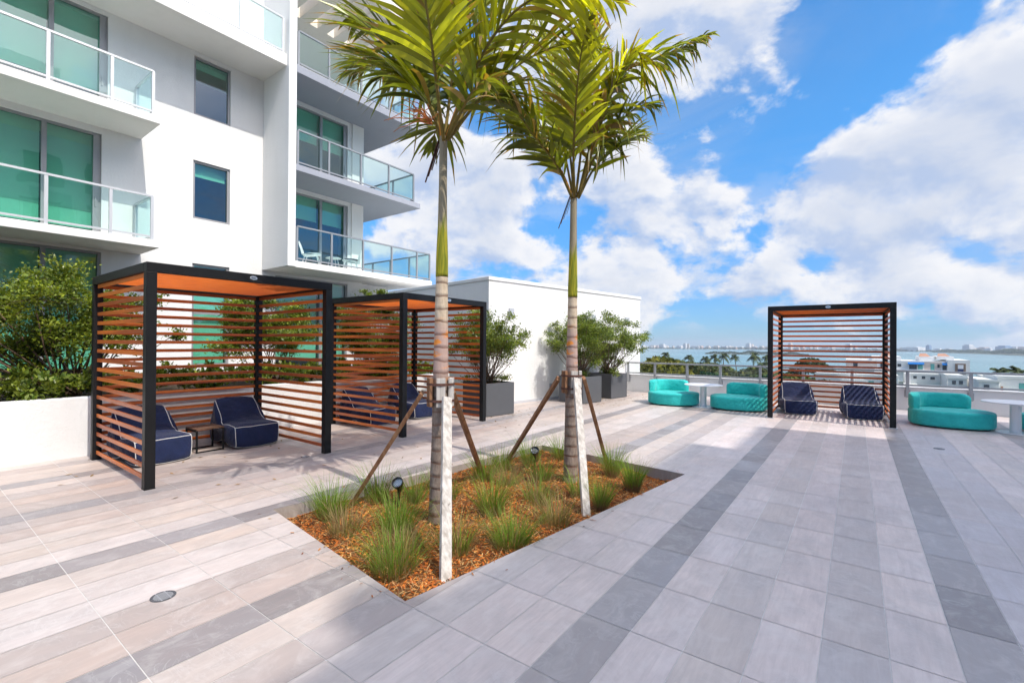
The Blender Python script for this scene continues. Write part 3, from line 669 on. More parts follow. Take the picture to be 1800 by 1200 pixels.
# ------------------------------------------------------------------ bean bag loungers (local: x = 0 front .. -1 back, y across)
def lounger_proto(loc, rz, label):
    t = thing('lounge_chair', label, 'lounge chair', loc, rz, 'navy bean bag loungers with white piping')
    prof = [(0.0, 0.03), (0.025, 0.17), (0.0, 0.335), (-0.16, 0.352), (-0.33, 0.350), (-0.47, 0.355), (-0.56, 0.41), (-0.67, 0.52), (-0.78, 0.625), (-0.86, 0.685),
            (-0.905, 0.66), (-0.945, 0.50), (-0.985, 0.28), (-1.0, 0.06), (-0.93, 0.012), (-0.70, 0.03), (-0.48, 0.075), (-0.25, 0.03)]
    fine = []
    n = len(prof)
    keep = {0, 2, 9, 13}
    for i in range(n):
        a, b, c, d = (Vector(prof[(i + k) % n]) for k in (-1, 0, 1, 2))
        for s_ in range(4):
            u = s_ / 4
            q = 0.5 * ((2 * b) + (-a + c) * u + (2 * a - 5 * b + 4 * c - d) * u * u + (-a + 3 * b - 3 * c + d) * u ** 3)
            lin = b.lerp(c, u); fine.append(lin.lerp(q, 0.75))
    cx = Vector((-.5, .28)); rings = []; hw = 0.315
    vals = [-1, -.985, -.9, -.7, -.4, 0, .4, .7, .9, .985, 1]
    for v in vals:
        e = abs(v); inset = 0.0 if e < 0.97 else (0.012 if e < .99 else 0.02)
        puff = 0.046 * (1 - abs(v) ** 2.6) - 0.004
        r = []
        for i, p in enumerate(fine):
            d = (p - cx).normalized(); q = p + d * (puff - inset)
            wv = 0.006 * sin(p.x * 15 + v * 4) * sin(v * 6 + p.y * 11)
            side = hw * v * (1 + 0.05 * sin(pi * min(1, p.y / .5)) + 0.03 * (p.x < -.55 and p.y > .4) * -1)
            r.append((q.x + wv, side, max(0.004, q.y + wv)))
        rings.append(r)
    mb = MB(); mb.loft(rings)
    # bulging side skins
    for sgn in (-1, 1):
        base = rings[0] if sgn < 0 else rings[-1]; prev = base
        for k, (sc, off) in enumerate(((.8, .035), (.5, .06), (.2, .066))):
            cur = [(-.5 + (p[0] + .5) * sc, p[1] + sgn * off, .26 + (p[2] - .26) * sc) for p in base]
            m_ = len(base); b0 = len(mb.v); mb.v += list(prev) + cur
            for i in range(m_):
                a, b = b0 + i, b0 + (i + 1) % m_
                mb.f.append((a, b, b + m_, a + m_) if sgn > 0 else (b, a, a + m_, b + m_))
            prev = cur
        b0 = len(mb.v); mb.v += prev; mb.f.append(tuple(range(b0, b0 + len(prev))) if sgn > 0 else tuple(range(b0, b0 + len(prev)))[::-1])
    body = mb.build('cushion_body', NAVY, t, smooth=50)
    mb = MB()
    for r in (rings[1], rings[-2]): mb.tube([Vector(p) for p in r] + [Vector(r[0])], 0.005, 6, False)
    i_top, i_bot = 8, 0
    mb.tube([Vector(r[i_top]) for r in rings], 0.005, 6); mb.tube([Vector(r[i_bot]) + Vector((0, 0, .004)) for r in rings], 0.005, 6)
    mb.build('piping', PIPING, t, smooth=True)
    return t
lg = lounger_proto((-7.50, 2.27, 0), 0.06, 'navy lounger behind the front post of the nearest cabana')
dup(lg, (-7.60, 3.53, 0), -0.02, 'navy lounger in full view beside the side table in the nearest cabana')
dup(lg, (-7.61, 5.97, 0), 0.05, 'navy lounger seen through the side slats of the cabana behind the front palm')
dup(lg, (-7.62, 7.13, 0), -0.05, 'navy lounger half hidden by the front palm trunk, in the middle cabana')
dup(lg, (-1.06, 12.98, 0), -pi / 2 + 0.22, 'navy lounger on the left in the cabana by the glass railing')
dup(lg, (0.16, 12.98, 0), -pi / 2 + 0.14, 'navy lounger on the right in the cabana by the glass railing')

st = thing('side_table', 'small low side table with wooden top and black legs between the two front loungers', 'side table', (-7.98, 2.93, 0), 0.03)
mb = MB()
for k in range(5): mb.box(-.19, .19, -.19 + k * .077, -.118 + k * .077, .335, .355)
mb.build('table_top', propwood('dark_table_wood', (0.10, 0.055, 0.035), (0.19, 0.105, 0.07)), st, bevel=0.002)
for sx in (-1, 1):
    for sy in (-1, 1):
        mb = MB(); mb.box(sx * .18 - .011, sx * .18 + .011, sy * .18 - .011, sy * .18 + .011, .001, .333); mb.build('leg', BLACK, st)
mb = MB()
for s_ in (-1, 1): mb.box(-.168, .168, s_ * .18 - .009, s_ * .18 + .009, .312, .332); mb.box(s_ * .18 - .009, s_ * .18 + .009, -.168, .168, .004, .02)
mb.build('frame', BLACK, st)

# ------------------------------------------------------------------ turquoise round sofas (local: back towards +y, arms of the arc by angle)
def sofa(loc, rz, a0, a1, label, mirror=1):
    t = thing('sofa', label, 'sofa', loc, rz, 'turquoise rounded sofas by the railing')
    A, B = .67, .56
    def outline(k, sc=1.0, n=72):
        r = []
        for i in range(n):
            a = 2 * pi * i / n; c, s_ = cos(a), sin(a); e = 2.35
            x = A * abs(c) ** (2 / e) * (1 if c > 0 else -1); y = B * abs(s_) ** (2 / e) * (1 if s_ > 0 else -1)
            L = sqrt(x * x + y * y); f = (L - k) / L; r.append((x * f * sc * mirror, y * f * sc))
        return r if mirror > 0 else r[::-1]
    R = [(0.035, .03), (.008, .05), (.0, .08), (0.0, .20), (0, .295), (.005, .318), (.018, .334), (.045, .343), (.10, .346), (.25, .349), (.42, .350)]
    mb = MB(); mb.loft([[(x, y, z) for x, y in outline(k)] for k, z in R])
    seat = mb.build('seat', TEAL, t, smooth=60)
    mb = MB(); mb.loft([[(x, y, z) for x, y in outline(.075)] for z in (.001, .032)]); mb.build('plinth', BLACK, t)
    mb = MB()
    k_ = outline(-.001); mb.tube([Vector((x, y, .285)) for x, y in k_] + [Vector((*k_[0], .285))], .004, 5, False); mb.build('seam', TEAL, seat, smooth=True)
    # backrest: rounded section swept along the rear of the outline
    ang = np.linspace(radians(a0), radians(a1), 34); rings = []
    T_, z0, z1 = .19, .335, .655
    for i, a in enumerate(ang):
        c, s_ = cos(a), sin(a); e = 2.35
        x = A * abs(c) ** (2 / e) * (1 if c > 0 else -1); y = B * abs(s_) ** (2 / e) * (1 if s_ > 0 else -1)
        L = sqrt(x * x + y * y); d = Vector((x / L, y / L, 0)); end = min(i, len(ang) - 1 - i)
        sc = [.55, .80, .92, .98][end] if end < 4 else 1
        sec = []
        for q in range(20):
            b = 2 * pi * q / 20; cc, ss = cos(b), sin(b)
            u = T_ / 2 * abs(cc) ** (2 / 4.6) * (1 if cc > 0 else -1); zz = (z1 - z0) / 2 * abs(ss) ** (2 / 5.6) * (1 if ss > 0 else -1)
            rad = L - T_ / 2 - .004 + u * sc
            sec.append((d.x * rad * mirror, d.y * rad, (z0 + z1) / 2 + zz * (sc if zz > 0 else 1)))
        rings.append(sec if mirror > 0 else sec[::-1])
    mb = MB(); mb.loft(rings); mb.build('backrest', TEAL, t, smooth=55)
    return t
sofa((-4.08, 13.07, 0), 0.10, 62, 196, 'turquoise rounded sofa furthest left, left of the white pedestal table')
sofa((-2.44, 13.14, 0), 0.12, 62, 196, 'turquoise rounded sofa striped by slat shadows beside the cabana by the railing', -1)
sofa((1.57, 13.17, 0), 0.0, 56, 200, 'turquoise rounded sofa standing right of the cabana by the railing')
sofa((3.28, 13.35, 0), -0.1, 62, 196, 'turquoise sofa cut by the right picture edge beside the second white table', -1)

def ptable(loc, label):
    t = thing('pedestal_table', label, 'table', loc, 0, 'white round pedestal tables')
    mb = MB(); mb.lathe([(.46, .572), (.475, .577), (.478, .588), (.475, .595), (.2, .5955)], 56); mb.build('table_top', TABLE, t, smooth=30)
    mb = MB(); mb.lathe([(.082, .014), (.08, .30), (.08, .571)], 28); mb.build('pedestal', TABLE, t, smooth=50)
    mb = MB(); mb.lathe([(.285, .001), (.285, .008), (.28, .0125), (.09, .0135)], 44); mb.build('base', TABLE, t, smooth=30)
    return t
pt = ptable((-3.27, 13.0, 0), 'white round pedestal table between the two left turquoise sofas')
dup(pt, (2.46, 12.92, 0), 0, 'white round pedestal table right of the sofa, cut by the right picture edge')

# ------------------------------------------------------------------ potted planters (boxes parallel to the pavilion)
PRZ = -0.1744
def pot(c, label):
    t = thing('planter_pot', label, 'planter', c, PRZ, 'charcoal square planters')
    s_ = .43; mb = MB(); wl = .03; H = .745
    mb.box(-s_, s_, -s_, -s_ + wl, .01, H); mb.box(-s_, s_, s_ - wl, s_, .01, H); mb.box(-s_, -s_ + wl, -s_ + wl, s_ - wl, .01, H); mb.box(s_ - wl, s_, -s_ + wl, s_ - wl, .01, H)
    mb.build('box', POT, t, bevel=0.004)
    mb = MB(); mb.box(-s_ + wl, s_ - wl, -s_ + wl, s_ - wl, .3, .69); mb.build('soil', SOIL, t)
    return t
POTS = [(-6.98, 8.51, 0), (-6.36, 11.90, 0), (-6.28, 13.55, 0)]
p0 = pot(POTS[0], 'charcoal square planter box beside the middle cabana')
dup(p0, POTS[1], PRZ, 'charcoal square planter box partly hidden behind the rear palm trunk')
dup(p0, POTS[2], PRZ, 'charcoal square planter box furthest back, closest to the railing')

# ------------------------------------------------------------------ drains, spotlights
def drain(loc, r, label):
    t = thing('floor_drain', label, 'floor drain', loc, 0, 'round floor drains')
    mb = MB(); mb.lathe([(r, .0008), (r, .004), (r - .012, .0045), (r - .014, .002), (.005, .002)], 32); mb.build('ring', POT, t)
    mb = MB()
    for i in range(-5, 6):
        x = i * r / 5.6; hy = sqrt(max(0, (r - .016) ** 2 - x * x))
        mb.box(x - r * .045, x + r * .045, -hy, hy, .0021, .0042)
    for y in (-.35 * r, .35 * r): mb.box(-r * .9, r * .9, y - .004, y + .004, .0022, .0046)
    mb.build('grate', RAILG, t); return t
drain((-3.60, 1.09, 0), .070, 'round metal floor drain set in the sunlit tiles nearest the camera')
drain((-6.38, 3.63, 0), .06, 'small floor drain beside the front right post of the nearest cabana')
drain((1.08, 10.15, 0), .07, 'small floor drain in the shaded tiles in front of the right sofa')

def spot(loc, rz, label):
    t = thing('garden_spotlight', label, 'spotlight', loc, rz, 'black garden spotlights in the planting bed')
    d = Vector((cos(.75), 0, sin(.75))); c = Vector((0, 0, .205)); u = Vector((0, 1, 0)); v = d.cross(u)
    def ring(s_, r): return [tuple(c + d * s_ + r * (cos(a) * u + sin(a) * v)) for a in np.linspace(0, 2 * pi, 25)[:-1]]
    mb = MB(); mb.loft([ring(-.09, .022), ring(-.085, .034), ring(-.03, .045), ring(.02, .058), ring(.062, .062), ring(.062, .054), ring(.035, .05)], True, True); mb.build('housing', RUBBER, t, smooth=35)
    mb = MB(); mb.loft([ring(.046, .053), ring(.05, .053)]); mb.build('lens', LENS, t)
    mb = MB(); mb.loft([ring(.036, .049), ring(.037, .049)]); mb.build('reflector', CHROME, t)
    mb = MB(); mb.tube([(0, 0, -.06), (0, 0, .12)], .011, 10); mb.bar((-.006, 0, .11), (.0, 0, .2), .03, .016); mb.build('stake', RUBBER, t)
    return t
sp = spot((-4.0, 3.35, -.10), -1.05, 'black spotlight with round glass lens left of the front palm trunk')
dup(sp, (-3.674, 5.53, -.10), -1.0, 'black spotlight with round glass lens left of the rear palm trunk')

# ------------------------------------------------------------------ chairs and table on the low balcony
WIRE = simple('white_wire_paint', (0.78, 0.78, 0.78), 0.4)
def wire_chair(loc, rz, label):
    t = thing('wire_chair', label, 'chair', loc, rz, 'white wire chairs on the balcony')
    mb = MB(); W2 = .30
    back = [(-.26 + .06 * 0, -W2 * .8, .36), (-.30, -W2 * .95, .55), (-.36, -W2 * .7, .74), (-.385, 0, .82), (-.36, W2 * .7, .74), (-.30, W2 * .95, .55), (-.26, W2 * .8, .36)]
    seat = [(-.26, -W2 * .8, .36), (.0, -W2, .40), (.24, -W2 * .8, .42), (.28, 0, .42), (.24, W2 * .8, .42), (0, W2, .40), (-.26, W2 * .8, .36)]
    mb.tube(back, .011, 6); mb.tube(seat, .011, 6); mb.build('rim', WIRE, t, smooth=True)
    mb = MB()
    for k in np.linspace(-.85, .85, 9):
        y = k * W2 * .85; zt = .82 - .14 * k * k - .06 * abs(k) ** 4
        mb.tube([(.26 - .03 * k * k, y, .42), (.0, y * .95, .375), (-.25, y * .9, .36), (-.31, y, .55), (-.38 + .03 * k * k, y * .9, zt)], .0055, 5)
    mb.build('seat_wires', WIRE, t, smooth=True)
    for sx, sy in ((1, 1), (1, -1), (-1, 1), (-1, -1)):
        mb = MB(); mb.tube([(sx * .16, sy * .18, .38), (sx * .27, sy * .25, .005)], .011, 6); mb.build('leg', WIRE, t, smooth=True)
    return t
wc = wire_chair((-14.3, 8.30, 4.10), 0.9, 'white wire chair at the window end of the low balcony, beside the fin wall')
dup(wc, (-14.35, 9.80, 4.10), -2.3, 'white wire chair on the low balcony with a dark seat pad', None)
mb = MB(); mb.loft([[(-14.35 + .24 * cos(a), 9.80 + .24 * sin(a), z) for a in np.linspace(0, 2 * pi, 20)[:-1]] for z in (4.535, 4.575)])
cu = mb.build('seat_cushion', POT, None, shift=(-14.35, 9.80, 4.53), loc=(-14.35, 9.80, 4.53), bevel=.008); tag(cu, 'dark round seat pad lying on the white wire chair', 'cushion')
tt = thing('balcony_table', 'small white round table between the wire chairs on the low balcony', 'table', (-14.35, 9.12, 4.10))
mb = MB(); mb.lathe([(.25, .40), (.255, .41), (.25, .42)], 28); mb.build('table_top', WIRE, tt)
for k in range(4):
    a = k * pi / 2 + .6; mb = MB(); mb.tube([(.13 * cos(a), .13 * sin(a), .4), (.23 * cos(a), .23 * sin(a), .005)], .009, 6); mb.build('leg', WIRE, tt, smooth=True)
# ------------------------------------------------------------------ palms
def catmull(P, n):
    P = [Vector(p) for p in P]; P = [P[0] * 2 - P[1]] + P + [P[-1] * 2 - P[-2]]; out = []
    m = len(P) - 3
    for i in range(n):
        t_ = i / (n - 1) * m; k = min(int(t_), m - 1); u = t_ - k; a, b, c, d = P[k:k + 4]
        out.append(0.5 * ((2 * b) + (-a + c) * u + (2 * a - 5 * b + 4 * c - d) * u * u + (-a + 3 * b - 3 * c + d) * u ** 3))
    return out
def frond(root, pts, Lmax, seed, bright=0.5, dead=0.0, start=0.2, twist=0.0, petiole=(0.21, 0.15, 0.04), droop=1.0):
    r = np.random.default_rng(seed)
    N = 90; c = catmull(pts, N); cum = [0.0]
    for a, b in zip(c[:-1], c[1:]): cum.append(cum[-1] + (b - a).length)
    tot = cum[-1]; spacing = 0.032
    V = []; C = []
    def at(s):
        s = min(max(s, 0), tot * .999); k = int(np.searchsorted(cum, s)) ; k = max(1, min(k, N - 1)); u = (s - cum[k - 1]) / max(1e-6, cum[k] - cum[k - 1])
        return c[k - 1].lerp(c[k], u), (c[k] - c[k - 1]).normalized()
    s = tot * start; clump = 0
    while s < tot:
        f = (s / tot - start) / (1 - start)
        p, tg = at(s)
        sd_ = tg.cross(Vector((0, 0, 1)))
        if sd_.length < .15: sd_ = tg.cross(Vector((0.6, 0.8, 0)))
        sd_.normalize(); nm = sd_.cross(tg).normalized()
        if twist:
            R_ = Matrix.Rotation(twist, 3, tg); sd_ = R_ @ sd_; nm = R_ @ nm
        for sg in (-1, 1):
            if r.random() < 0.05: continue
            L = Lmax * (0.45 + 0.55 * sin(pi * min(1, .15 + f * .95)) ** .7) * (1 - 0.55 * max(0, f - .6) / .4) * r.uniform(.82, 1.08)
            fwd = radians(38 + 30 * f + r.uniform(-7, 7)); lift = r.normal(0.12, 0.22)
            d = (sg * sd_ * cos(fwd) + tg * sin(fwd) + nm * lift).normalized()
            wd = (0.023 + 0.011 * r.random()) * (1 - .35 * f)
            g = r.uniform(.08, .34) * droop * (1 + .9 * (r.random() < .2))
            wn = nm.cross(d).normalized() if True else sd_
            wn = (Matrix.Rotation(r.normal(0, .45), 3, d) @ d.cross(nm)).normalized()
            q = []; segs = 5
            for k in range(segs + 1):
                t_ = k / segs; pos = p + d * (L * t_ * (1 - .12 * g * t_)) + Vector((0, 0, -1)) * (g * L * t_ ** 2.2) + Vector((-.06, -.03, 0)) * L * t_ * t_
                ww = wd * (0.35, .9, 1.0, .82, .5, .03)[k]
                q.append((np.array(pos - wn * ww), np.array(pos + wn * ww)))
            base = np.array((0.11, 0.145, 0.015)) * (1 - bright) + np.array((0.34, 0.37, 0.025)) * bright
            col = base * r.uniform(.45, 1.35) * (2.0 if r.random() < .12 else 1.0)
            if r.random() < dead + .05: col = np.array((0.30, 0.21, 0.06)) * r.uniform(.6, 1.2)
            for k in range(segs):
                V += [q[k][0], q[k][1], q[k + 1][1], q[k + 1][0]]
                tipc = np.array((0.26, 0.18, 0.08)) if k == segs - 1 and r.random() < .45 else col
                C.append(tipc)
        s += spacing * r.uniform(.8, 1.2) * (1 if r.random() > .06 else 2.2)
    o = quads('frond', np.array(V), np.array(C), PALMLEAF, root, shift=tuple(root.location))
    mb = MB(); n_ = 30; cc = [c[int(i * (N - 1) / (n_ - 1))] for i in range(n_)]
    mb.tube(cc, [0.018 * (1 - .78 * i / n_) for i in range(n_)], 7, True)
    mb.c = [tuple(np.array(petiole) * (1 - min(1, i / len(mb.f) * .9)) + np.array((0.22, 0.20, 0.05)) * min(1, i / len(mb.f) * .9)) for i in range(len(mb.f))]
    mb.build('rachis', FARLEAF, o, shift=root.location, smooth=True)
    return o
def palm(loc, label, rad, zsc, ztop, fronds, Lmax, seed, flower):
    t = thing('palm_tree', label, 'palm tree', loc, 0, 'staked palms in the planting bed')
    r = np.random.default_rng(seed)
    top = Vector((loc[0] + .02, loc[1], ztop))
    def rad_at(z): return float(np.interp(z, [a for a, b in rad], [b for a, b in rad]))
    rings = []; zs = np.arange(-.1, zsc + .001, .0125)
    for z in zs:
        ph = (z * 8.0) % 1; R_ = rad_at(z) * (1 + 0.035 * (1 if ph < .12 else 0) - .012 * ph)
        rings.append([(loc[0] + .02 * z / ztop + R_ * cos(a) * (1 + .012 * sin(3 * a + z * 5)), loc[1] + R_ * sin(a), z) for a in np.linspace(0, 2 * pi, 25)[:-1]])
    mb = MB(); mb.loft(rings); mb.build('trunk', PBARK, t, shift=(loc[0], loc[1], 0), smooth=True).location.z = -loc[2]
    rings = []
    for z in np.linspace(zsc - .01, ztop + .03, 40):
        R_ = rad_at(z) * (1.0 + .05 * max(0, 1 - (z - zsc) / .25))
        rings.append([(loc[0] + .02 * z / ztop + R_ * cos(a), loc[1] + R_ * sin(a), z) for a in np.linspace(0, 2 * pi, 25)[:-1]])
    mb = MB(); mb.loft(rings); mb.build('crownshaft', PSHAFT, t, shift=(loc[0], loc[1], 0), smooth=True).location.z = -loc[2]
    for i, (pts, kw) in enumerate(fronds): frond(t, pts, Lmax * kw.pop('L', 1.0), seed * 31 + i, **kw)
    if flower:
        mb = MB(); o = top + Vector((-.02, -.05, .02))
        for k in range(20):
            a = r.uniform(0, 2 * pi); el = r.uniform(.3, 1.4); L = r.uniform(.15, .42); pts = []
            d = Vector((cos(a) * cos(el) - .25, sin(a) * cos(el) - .4, sin(el)))
            for q in np.linspace(0, 1, 7): pts.append(o + Vector((-.03, -.08, .12)) + d * L * q + Vector((0, 0, -.55)) * L * q * q + Vector(r.normal(0, .012, 3)))
            mb.tube(pts, [.007 * (1 - .6 * q) for q in np.linspace(0, 1, 7)], 5)
        mb.build('flower_stalk', STALK, t, shift=loc, smooth=True)
    # torn dry sheath hanging from the crown
    mb = MB()
    for k in range(4):
        a = 2.6 + k * .35; p = top + Vector((cos(a), sin(a), 0)) * .05
        mb.bar(p, p + Vector((-.05 - .03 * k, -.04, -.22 - .06 * k)), .02, .004)
    mb.build('dry_sheath', STRAP, t, shift=loc)
    return t
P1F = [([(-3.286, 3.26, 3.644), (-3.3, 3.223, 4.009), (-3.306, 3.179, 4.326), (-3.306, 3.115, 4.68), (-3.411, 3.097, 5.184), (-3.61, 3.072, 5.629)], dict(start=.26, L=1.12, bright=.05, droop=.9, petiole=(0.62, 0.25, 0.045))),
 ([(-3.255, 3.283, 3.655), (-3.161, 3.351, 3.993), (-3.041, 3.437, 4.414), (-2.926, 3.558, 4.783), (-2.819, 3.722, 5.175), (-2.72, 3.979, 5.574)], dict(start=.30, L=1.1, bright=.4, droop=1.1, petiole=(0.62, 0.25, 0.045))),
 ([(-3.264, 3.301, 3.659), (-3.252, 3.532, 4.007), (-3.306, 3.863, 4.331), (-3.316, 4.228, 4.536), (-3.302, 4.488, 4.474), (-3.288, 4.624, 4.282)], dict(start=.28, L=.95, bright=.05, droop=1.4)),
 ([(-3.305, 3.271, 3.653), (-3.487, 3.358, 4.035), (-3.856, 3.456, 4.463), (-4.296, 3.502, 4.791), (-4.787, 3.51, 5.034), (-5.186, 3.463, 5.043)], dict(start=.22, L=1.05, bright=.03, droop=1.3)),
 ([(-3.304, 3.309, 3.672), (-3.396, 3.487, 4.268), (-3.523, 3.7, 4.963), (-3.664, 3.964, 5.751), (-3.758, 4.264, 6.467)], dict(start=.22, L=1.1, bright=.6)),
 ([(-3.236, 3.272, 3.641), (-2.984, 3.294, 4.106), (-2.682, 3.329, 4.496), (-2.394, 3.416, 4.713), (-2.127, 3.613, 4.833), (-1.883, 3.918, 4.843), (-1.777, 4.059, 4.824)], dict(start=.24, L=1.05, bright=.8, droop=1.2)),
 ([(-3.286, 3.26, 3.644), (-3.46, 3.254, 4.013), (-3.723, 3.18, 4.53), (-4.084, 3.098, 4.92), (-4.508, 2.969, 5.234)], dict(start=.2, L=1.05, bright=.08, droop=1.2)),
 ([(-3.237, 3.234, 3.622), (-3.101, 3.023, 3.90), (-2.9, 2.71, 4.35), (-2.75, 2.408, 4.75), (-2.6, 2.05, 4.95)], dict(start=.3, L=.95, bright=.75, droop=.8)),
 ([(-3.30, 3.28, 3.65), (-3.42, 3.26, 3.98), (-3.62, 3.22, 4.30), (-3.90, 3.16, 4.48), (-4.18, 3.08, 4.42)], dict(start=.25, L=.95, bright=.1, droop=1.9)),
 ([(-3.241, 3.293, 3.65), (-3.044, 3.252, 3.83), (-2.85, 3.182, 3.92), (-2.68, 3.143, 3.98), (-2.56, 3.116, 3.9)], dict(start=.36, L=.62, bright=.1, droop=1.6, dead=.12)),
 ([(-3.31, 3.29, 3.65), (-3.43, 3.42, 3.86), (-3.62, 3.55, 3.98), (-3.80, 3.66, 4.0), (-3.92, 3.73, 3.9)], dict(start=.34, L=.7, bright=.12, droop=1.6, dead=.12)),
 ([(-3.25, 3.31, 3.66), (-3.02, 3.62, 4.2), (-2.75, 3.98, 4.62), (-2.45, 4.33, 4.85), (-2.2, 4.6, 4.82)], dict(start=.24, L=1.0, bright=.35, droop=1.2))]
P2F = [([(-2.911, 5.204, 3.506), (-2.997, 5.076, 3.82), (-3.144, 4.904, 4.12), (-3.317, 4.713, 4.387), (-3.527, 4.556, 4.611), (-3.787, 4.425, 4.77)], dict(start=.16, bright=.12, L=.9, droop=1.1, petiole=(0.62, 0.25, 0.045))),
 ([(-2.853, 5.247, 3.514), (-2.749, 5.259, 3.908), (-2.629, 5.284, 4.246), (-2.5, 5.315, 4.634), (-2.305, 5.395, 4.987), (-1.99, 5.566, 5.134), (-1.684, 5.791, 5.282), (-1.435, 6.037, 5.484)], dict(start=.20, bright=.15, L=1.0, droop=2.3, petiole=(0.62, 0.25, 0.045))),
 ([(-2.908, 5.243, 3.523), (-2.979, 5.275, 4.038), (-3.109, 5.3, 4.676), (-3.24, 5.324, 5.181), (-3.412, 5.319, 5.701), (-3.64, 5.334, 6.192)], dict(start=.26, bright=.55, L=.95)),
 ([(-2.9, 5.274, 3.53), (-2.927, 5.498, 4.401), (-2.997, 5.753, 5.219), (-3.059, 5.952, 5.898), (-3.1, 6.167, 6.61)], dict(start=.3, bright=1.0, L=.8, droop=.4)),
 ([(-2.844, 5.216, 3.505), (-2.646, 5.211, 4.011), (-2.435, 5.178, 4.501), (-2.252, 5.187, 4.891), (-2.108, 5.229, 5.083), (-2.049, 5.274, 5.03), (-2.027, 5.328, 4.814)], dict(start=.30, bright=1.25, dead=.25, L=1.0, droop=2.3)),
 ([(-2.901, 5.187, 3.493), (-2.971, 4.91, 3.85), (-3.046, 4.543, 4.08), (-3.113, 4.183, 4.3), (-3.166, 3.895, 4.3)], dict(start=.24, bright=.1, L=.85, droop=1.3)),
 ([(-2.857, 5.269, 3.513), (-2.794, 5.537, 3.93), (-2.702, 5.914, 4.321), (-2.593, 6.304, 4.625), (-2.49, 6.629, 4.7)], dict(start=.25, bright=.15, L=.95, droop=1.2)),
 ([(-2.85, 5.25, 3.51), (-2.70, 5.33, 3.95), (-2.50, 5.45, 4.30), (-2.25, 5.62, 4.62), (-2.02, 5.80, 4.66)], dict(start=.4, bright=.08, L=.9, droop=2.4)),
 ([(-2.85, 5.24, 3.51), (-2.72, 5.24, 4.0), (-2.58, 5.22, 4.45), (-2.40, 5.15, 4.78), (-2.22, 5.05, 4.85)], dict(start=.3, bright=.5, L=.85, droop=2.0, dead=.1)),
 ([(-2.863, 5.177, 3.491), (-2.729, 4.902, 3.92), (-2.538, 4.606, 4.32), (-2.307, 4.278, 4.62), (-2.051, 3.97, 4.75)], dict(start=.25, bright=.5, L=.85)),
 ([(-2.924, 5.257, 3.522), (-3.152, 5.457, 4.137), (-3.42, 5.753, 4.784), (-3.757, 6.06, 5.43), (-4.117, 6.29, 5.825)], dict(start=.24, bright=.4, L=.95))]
palm((-3.298, 3.271, -0.10), 'front staked palm with orange stained ringed trunk and fronds running out of the picture top',
     [(-.1, .108), (.15, .098), (.7, .083), (1.33, .076), (1.8, .066), (2.23, .060), (2.31, .058), (2.5, .058), (2.62, .054), (2.8, .046), (3.2, .040), (3.58, .039), (3.7, .036)], 2.311, 3.65, P1F, .90, 5, True)
palm((-2.918, 5.218, -0.10), 'rear staked palm whose feathery crown shows whole against the sky',
     [(-.1, .10), (.02, .092), (.6, .082), (1.39, .073), (1.9, .062), (2.26, .058), (2.4, .059), (2.8, .050), (3.2, .043), (3.42, .042), (3.6, .04)], 2.254, 3.53, P2F, .78, 9, False)

def brace(c, tops, feet, mats, label):
    t = thing('palm_brace', label, 'tree brace', (c[0], c[1], -.1), 0, 'lumber braces holding the palms')
    for (a, b, m) in zip(tops, feet, mats):
        mb = MB(); A, B = Vector(a), Vector(b); d = (B - A).normalized(); side = d.cross(Vector((c[0] - A.x, c[1] - A.y, 0))).normalized()
        mb.bar(A, B + d * .05, .088, .040, tuple(side.cross(d))); mb.build('prop', m, t, shift=t.location, bevel=.003)
    for k in range(5):
        a = k * 2 * pi / 5 + .5; x, y = c[0] + .108 * cos(a), c[1] + .108 * sin(a)
        mb = MB(); mb.bar((x, y, 1.03), (x, y, 1.31), .085, .038, (cos(a), sin(a), 0)); mb.build('cleat', PROPB if k % 2 else PROPG, t, shift=t.location, bevel=.003)
    for z in (1.09, 1.25):
        mb = MB(); R_ = .137
        ring = lambda r_, zz: [(c[0] + r_ * cos(a), c[1] + r_ * sin(a), zz) for a in np.linspace(0, 2 * pi, 41)[:-1]]
        mb.loft([ring(R_, z - .012), ring(R_, z + .012), ring(R_ - .003, z + .012), ring(R_ - .003, z - .012)], True, False); mb.build('metal_strap', STRAP, t, shift=t.location)
brace((-3.292, 3.271), [(-3.44, 3.17, 1.16), (-3.135, 3.20, 1.13), (-3.285, 3.42, 1.17)], [(-4.374, 3.014, -.1), (-2.472, 2.522, -.1), (-3.984, 4.745, -.1)], [PROPB, PROPG, PROPB], 'three lumber props and straps bracing the front palm trunk')
brace((-2.912, 5.218), [(-3.055, 5.13, 1.21), (-2.795, 5.13, 1.22), (-2.80, 5.33, 1.22)], [(-4.207, 5.606, -.1), (-2.257, 4.365, -.1), (-3.063 + .25, 6.1, -.1)], [PROPB, PROPG, PROPB], 'three lumber props and straps bracing the rear palm trunk')

